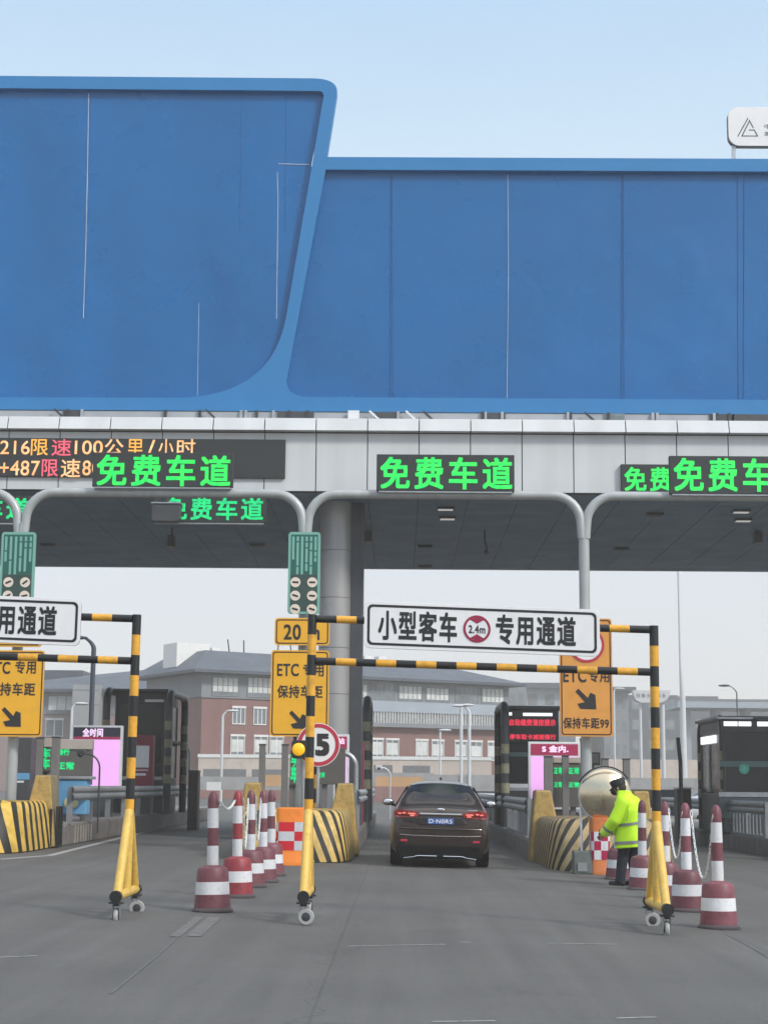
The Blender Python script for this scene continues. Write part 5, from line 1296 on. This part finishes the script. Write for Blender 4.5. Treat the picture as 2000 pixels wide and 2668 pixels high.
# main building, built along local x then turned
L = 31.2
bt = thing('office_building', 'three storey red walled office with grey hipped roof beyond the tolls', 'building', (0, 0, 0))
MB().box(0, L, 0, 12, 0, 8.75, M_brick).build('wall', bt)
MB().box(-.1, L + .1, -.1, 12.1, 8.75, 10.75, M_wallg).build('upper_wall', bt)
b = MB(); ov = 1.3; e0, e1 = 10.76, 12.9
b.add([(-ov, -ov, e0), (L + ov, -ov, e0), (L + ov, 13.3, e0), (-ov, 13.3, e0), (1.2, 2.2, e1), (L - 5.5, 4.5, e1), (L - 5.5, 8, e1), (1.2, 10, e1), (-ov, -ov, e0 + .25), (L + ov, -ov, e0 + .25), (L + ov, 13.3, e0 + .25), (-ov, 13.3, e0 + .25)],
      [(3, 2, 1, 0), (0, 1, 9, 8), (1, 2, 10, 9), (2, 3, 11, 10), (3, 0, 8, 11), (8, 9, 5, 4), (9, 10, 6, 5), (10, 11, 7, 6), (11, 8, 4, 7), (4, 5, 6, 7)], M_roofg)
rf = b.build('roof', bt)
MB().box(-2.2 + 1.5, 2.4, 4, 7, 11.5, 13.6, M_trimw).build('roof_unit', rf)
b = MB()
for x in (4.8, 6.2, 9.5, 11): b.cyl((x, 5, 12.8), (x + random.uniform(-.3, .3), 5, 14.2), .06, M_dark)
for x in (3, 17, 18.5, 20): b.box(x, x + .8, 4.8, 5.6, 12.88, 13.4, M_trimw)
b.build('roof_vents', rf)
# upper strip windows
xs_ = [.9, 4.2, 7.4, 10.6, 13.6, 16.4, 19.3, 22.2, 25.4, 28.3]
for i, x in enumerate(xs_): window(bt, x, x + 2.4, 8.95, 10.6, -.1, trim=M_wallg, nx=5, nz=2, blind=i % 3 != 2, header=False)
b = MB(); b.box(15.8, L - .9, -.65, -.1, 8.0, 8.95, M_panel); b.box(15.8, L - .9, -.68, -.1, 6.65, 7.0, M_wallg)
b.build('cladding_band', bt)
b = MB(); b.box(15.8, L - .9, -.5, -.1, 7.0, 8.0, mat('balcony_grey', (.30, .31, .32), .7, var=.3, scale=3))  # mottled grey backing behind the railing bars
for k in range(48): x = 15.9 + k * .3; b.box(x, x + .05, -.66, -.6, 7.0, 8.0, M_trimw)
b.build('balcony', bt)
for x in (2.9, 4.9, 7.6, 9.8, 12.2): window(bt, x, x + 1.1, 6.6, 7.9, 0, nx=3)
for x in (2.8, 5.0, 6.5, 9.2, 11.6, 13.6, 16.5, 18.1, 21.2, 22.9, 25.4, 27.1, 29.0): window(bt, x, x + 1.2, 3.9, 5.5, 0, nx=2, blind=True)
MB().box(-.05, L + .05, -.12, -.002, 8.7, 8.85, M_wallg).build('string_course', bt)
pa = P(520, 2048, 140); pb = P(1322, 2048, 156); ang = math.atan2(pb.y - pa.y, pb.x - pa.x)
bt.location = (pa.x, pa.y, 0); bt.rotation_euler = (0, 0, ang)
# left wing
bw_ = thing('wing_building', 'lower grey roofed wing left of the red office', 'building', (0, 0, 0))
Yw = 158
def bx(px, Y=Yw): return PX(px, Y)
def bz(py, Y=Yw): return PZ(py, Y)
MB().box(bx(-60), bx(515), Yw, Yw + 14, 0, bz(1868), mat('pinkish_wall', (.30, .23, .22), .8, var=.06, scale=.5)).build('wall', bw_)
MB().box(bx(-60), bx(515), Yw - .1, Yw + 14, bz(1868), bz(1812), M_wallg).build('upper_wall', bw_)
b = MB(); xa, xb = bx(-90), bx(560); e0, e1 = bz(1812), bz(1728)
b.add([(xa, Yw - 1.2, e0), (xb, Yw - 1.2, e0), (xb, Yw + 15, e0), (xa, Yw + 15, e0), (bx(430), Yw + 7, e1), (bx(200), Yw + 7, bz(1752)), (xa, Yw - 1.2, e0 + .3), (xb, Yw - 1.2, e0 + .3), (xb, Yw + 15, e0 + .3), (xa, Yw + 15, e0 + .3), (bx(560), Yw + 7, e1 + .1)],
      [(3, 2, 1, 0), (0, 1, 7, 6), (1, 2, 8, 7), (2, 3, 9, 8), (3, 0, 6, 9), (6, 7, 10, 4), (6, 4, 5), (7, 8, 10), (8, 9, 5, 4), (8, 4, 10), (9, 6, 5)], M_roofg)
b.build('roof', bw_)
MB().box(bx(60), bx(178), Yw + 5, Yw + 9, bz(1800), bz(1744), M_roofg).build('roof_block', bw_)
window(bw_, bx(117), bx(188), bz(1866), bz(1818), Yw - .1, trim=M_wallg, nx=3, blind=True, header=False)
for x in (112, 135): window(bw_, bx(x + 2), bx(x + 22), bz(1925), bz(1884), Yw, nx=1)
b = MB(); b.box(bx(193), bx(262), Yw - 2.5, Yw, 0, bz(1795), mat('pale_grey_tile', (.30, .31, .32), .7, var=.05)); b.build('stair_tower', bw_)
b = MB()
for py in (1808, 1846): b.box(bx(192.5), bx(262.5), Yw - 2.52, Yw - 2.5, bz(py + 1), bz(py), M_dark)
b.build('floor_line', bw_)
# low perimeter walls and fences
def slab(name, label, cat, px0, px1, py0, py1, Y, d, m, group=None, cap=None):
    t = thing(name, label, cat, (PX((px0+px1)/2, Y), Y, 0), group)
    MB().box(PX(px0, Y), PX(px1, Y), Y, Y + d, gz(PX((px0+px1)/2, Y)) - 1.5 if py1 is None else PZ(py1, Y), PZ(py0, Y), m).build('panel', t)
    if cap: MB().box(PX(px0, Y) - .05, PX(px1, Y) + .05, Y - .06, Y + d + .06, PZ(py0, Y), PZ(py0, Y) + .25, cap).build('coping', t)
    return t
M_cream = mat('cream_wall', (.55, .47, .41), .8, var=.1, scale=.5, dirt=.15)
M_fence = mat('pale_grey_fence', (.34, .34, .34), .8, var=.12, scale=.6, dirt=.2)
slab('perimeter_wall', 'cream wall below the red office, left part', 'wall', 515, 930, 1978, 2050, 128, .4, M_cream, cap=M_trimw)
slab('perimeter_wall', 'cream wall with plants seen over the car', 'wall', 930, 1280, 1980, 2050, 128.3, .4, M_cream, cap=M_trimw)
M_gd = mat('dark_grey_sheet', (.18, .185, .19), .7, var=.12)
slab('sheet_fence', 'dark grey sheets left of the yellow sign post, low fence', 'fence', 528, 640, 2008, 2040, 110, .2, M_gd)
slab('sheet_fence', 'dark grey sheet fence right of the mid posts', 'fence', 655, 735, 2008, 2032, 111, .2, M_gd)
slab('sheet_fence', 'dark sheet fence behind the car roof', 'fence', 1048, 1120, 1995, 2020, 112, .2, M_gd)
slab('sheet_fence', 'short dark sheet fence left of the car', 'fence', 972, 1022, 1994, 2014, 112, .2, M_gd)
slab('concrete_barrier', 'long pale concrete barrier beyond the left lane', 'barrier', 505, 800, 2028, 2062, 95, .5, M_fence)
slab('concrete_barrier', 'long pale concrete barrier beyond the middle lane', 'barrier', 965, 1130, 2014, 2050, 96, .5, M_fence)
slab('concrete_barrier', 'concrete barrier right of the car mirror', 'barrier', 1110, 1290, 2018, 2060, 90, .5, M_fence)
M_tan = mat('tan_panel', (.55, .33, .17), .75, var=.08, scale=.8)
slab('tan_hoarding', 'tan hoarding low behind the car', 'hoarding', 978, 1100, 2024, 2050, 90, .3, M_tan)
slab('tan_hoarding', 'tan hoarding between the two grey posts', 'hoarding', 690, 730, 2022, 2052, 88, .3, M_tan)
slab('concrete_block', 'small white concrete block in the left lane exit', 'block', 538, 572, 2042, 2064, 70, .5, M_trimw)
slab('concrete_barrier', 'concrete barrier across the right lane exit', 'barrier', 1590, 1830, 2022, 2062, 85, .5, M_fence)
slab('perimeter_wall', 'cream wall far behind the striped upright', 'wall', 1580, 2200, 1974, 2050, 165, .5, M_cream)
slab('olive_hoarding', 'dull olive panel behind the guard', 'hoarding', 1640, 1720, 2052, 2100, 60, .2, mat('olive_panel', (.20, .18, .09), .7, var=.1))
slab('utility_box', 'blue grey box behind the striped upright', 'box', 1705, 1765, 2052, 2120, 58, .6, mat('blue_grey_box', (.07, .085, .12), .6, var=.1))
# street lamps
M_lampw = mat('white_lamp_post', (.56, .57, .58), .5, var=.05)
def street_lamp(px, pyb, pyt, Y, arm_px, label, m=M_lampw, r=.11, single=True):
    r *= .75
    x = PX(px, Y); zt = PZ(pyt, Y); z0 = gz(x) - .3
    t = thing('street_lamp', label, 'street lamp', (x, Y, z0), 'street lamps beyond the tolls')
    xa = PX(arm_px, Y); d = xa - x
    pts = [(x, Y, z0), (x, Y, zt - abs(d) * .55 - .2)]
    for i in range(1, 8):
        u = i / 7; pts.append((x + d * u ** 1.6, Y, zt - abs(d) * .55 * (1 - u) ** 1.5 - .2 * (1 - u)))
    MB().tube(pts, r, m, n=10, rs=[r * (1 - .5 * i / 8) for i in range(9)]).build('post', t)
    MB().sphere((xa + .25 * math.copysign(1, d), Y, zt), .3, m, 8, (1.3, .5, .25)).build('lamp_head', t)
    return t
street_lamp(576, 2010, 1856, 100, 590, 'white bent street lamp in front of the red office wall')
street_lamp(180, 2000, 1840, 95, 192, 'white bent street lamp behind the left pink box')
street_lamp(1201, 2005, 1836, 90, 1205, 'white street lamp left of a pair above the car', r=.13)
street_lamp(1222, 2005, 1838, 90, 1206, 'white street lamp right of a pair above the car', r=.13)
street_lamp(1146, 2000, 1902, 100, 1148, 'short cream post above the car roof', r=.09)
street_lamp(1602, 1980, 1790, 120, 1608, 'thin white lamp right of the orange toll sign', r=.1)
street_lamp(1925, 1880, 1780, 105, 1903, 'dark street lamp with left arm above the right booth', m=mat('dark_blue_post', (.04, .045, .055), .5), r=.06)
t = street_lamp(231, 1890, 1668, 62, 205, 'tall dark curved lamp pole at left', m=mat('slate_post', (.045, .055, .08), .5), r=.13)
# high mast
t = thing('light_mast', 'tall white mast at right rising behind the canopy', 'mast', (PX(1780, 118), 118, 0))
x_ = PX(1781, 118, 2020); MB().tube([(x_, 118, -2), (x_ + .02, 118, PZ(1800, 118)), (x_ - .08, 118, PZ(1720, 118)), (x_ - .1, 118, PZ(1400, 118))], .2, M_lampw, n=12, rs=[.26, .2, .09, .07]).build('shaft', t)
MB().cyl((x_, 118, PZ(1400, 118) - .2), (x_, 118, PZ(1400, 118) + .4), 1.1, M_lampw).build('lamp_ring', t)
# white bowl shaped gantry
Y = 135; t = thing('overhead_sign', 'white bowl shaped overhead sign on columns behind the striped upright', 'sign', (PX(1697, Y), Y, 0))
pts = [(1648, 1799), (1746, 1799), (1744, 1812), (1736, 1824), (1722, 1831), (1668, 1831), (1656, 1824), (1651, 1812)]
b = MB(); b.prism([(P(x, y, Y).x, P(x, y, Y).z) for x, y in pts][::-1], Y, Y + 1, M_lampw); b.build('board', t)
b = MB(); b.text('中国', PX(1682, Y), PZ(1808, Y), 1.2, .5, Y - .01, M_wallg) ; b.text('山', PX(1726, Y), PZ(1808, Y), .5, .4, Y - .01, M_wallg)
b = MB(); glyph_blocks(b, PX(1659, Y), PX(1740, Y), PZ(1812, Y), PZ(1803, Y), Y - .02, M_wallg, 6, random.Random(4), .3); b.build('lettering', t)
for x in (1673, 1732): MB().cyl((PX(x, Y), Y + .5, -2.5), (PX(x, Y), Y + .5, PZ(1830, Y)), .12 if x < 1700 else .16, M_lampw).build('column', t)
# hazy background blocks
def far_block(px0, px1, py0, Y, d, label, m, bands=3, roof=None):
    x0, x1 = PX(px0, Y), PX(px1, Y); zt = PZ(py0, Y)
    t = thing('far_building', label, 'building', ((x0+x1)/2, Y, 0), 'hazy buildings far behind the tolls')
    MB().box(x0, x1, Y, Y + d, -6, zt, m).build('wall', t)
    if roof: MB().box(x0 - 1, x1 + 1, Y - 1.5, Y + d + 1, zt, zt + roof, M_roofg).build('roof', t)
    n = max(3, int((x1 - x0) / 3.4))
    for k in range(bands):
        z = zt - 2.6 - k * 3.6
        for i in range(n):
            a = x0 + (i + .2) * (x1 - x0) / n; MB().box(a, a + (x1 - x0) / n * .55, Y - .05, Y - .01, z, z + 1.7, M_pane).build('window', t)
far_block(1300, 1372, 1788, 240, 20, 'pale block right of the office roof tip', M_wallg, 2)
far_block(1368, 1500, 1791, 262, 20, 'long pale block behind the orange sign', M_panel, 2, roof=.8)
far_block(1575, 1640, 1797, 255, 20, 'grey block with flat roof left of the striped upright', M_wallg, 3, roof=.6)
far_block(1640, 1770, 1806, 300, 20, 'grey block behind the overhead sign', M_roofg, 3)
far_block(1776, 1876, 1808, 330, 25, 'low wide roof right of the white mast', M_roofg, 2)
far_block(1870, 2160, 1815, 345, 25, 'longest hazy roof at the right edge', M_roofg, 2)
far_block(-120, 60, 1770, 230, 20, 'grey block at the left edge behind the signs', M_wallg, 3)
# elevated road on piers
Y = 210; t = thing('viaduct', 'pale elevated road on piers at right', 'bridge', (PX(1850, Y), Y, 0))
MB().box(PX(1770, Y), PX(2250, Y), Y, Y + 10, PZ(1838, Y), PZ(1822, Y), M_panel).build('deck', t)
for x in (1800, 1880, 1960, 2040, 2120): MB().box(PX(x, Y), PX(x + 14, Y), Y + 3, Y + 7, -6, PZ(1838, Y), M_panel).build('pier', t)
# far cars
c2 = car('white car parked far behind the striped upright', 'parked_car', (.55, .56, .57), False); q = P(1693, 2048, 82); c2.location = (q.x, 82, gz(q.x)); c2.rotation_euler = (0, 0, R(60)); c2['group'] = 'cars far beyond the tolls'
c3 = dup(c2, (PX(1165, 99), 99, 0), R(-85), 'white car crossing far beyond the brown car')
c4 = dup(c2, (PX(1730, 84), 80, gz(13)), R(-80), 'second far white car right of the striped upright')

# ================================================================ HAZE
HZ = 0.0012
b = MB(); b.box(-190, 190, -25, 430, -8, 45, bpy.data.materials.new('air_haze'))
hm = b.mats[0]; hm.use_nodes = True; n = hm.node_tree.nodes; n.remove(n['Principled BSDF'])
pv = n.new('ShaderNodeVolumePrincipled'); pv.inputs['Color'].default_value = (1, .95, .87, 1); pv.inputs['Density'].default_value = HZ; pv.inputs['Anisotropy'].default_value = .2
hm.node_tree.links.new(pv.outputs[0], n['Material Output'].inputs['Volume'])
hz = b.build('haze'); tag(hz, 'pale winter haze over the whole place', kind='stuff')
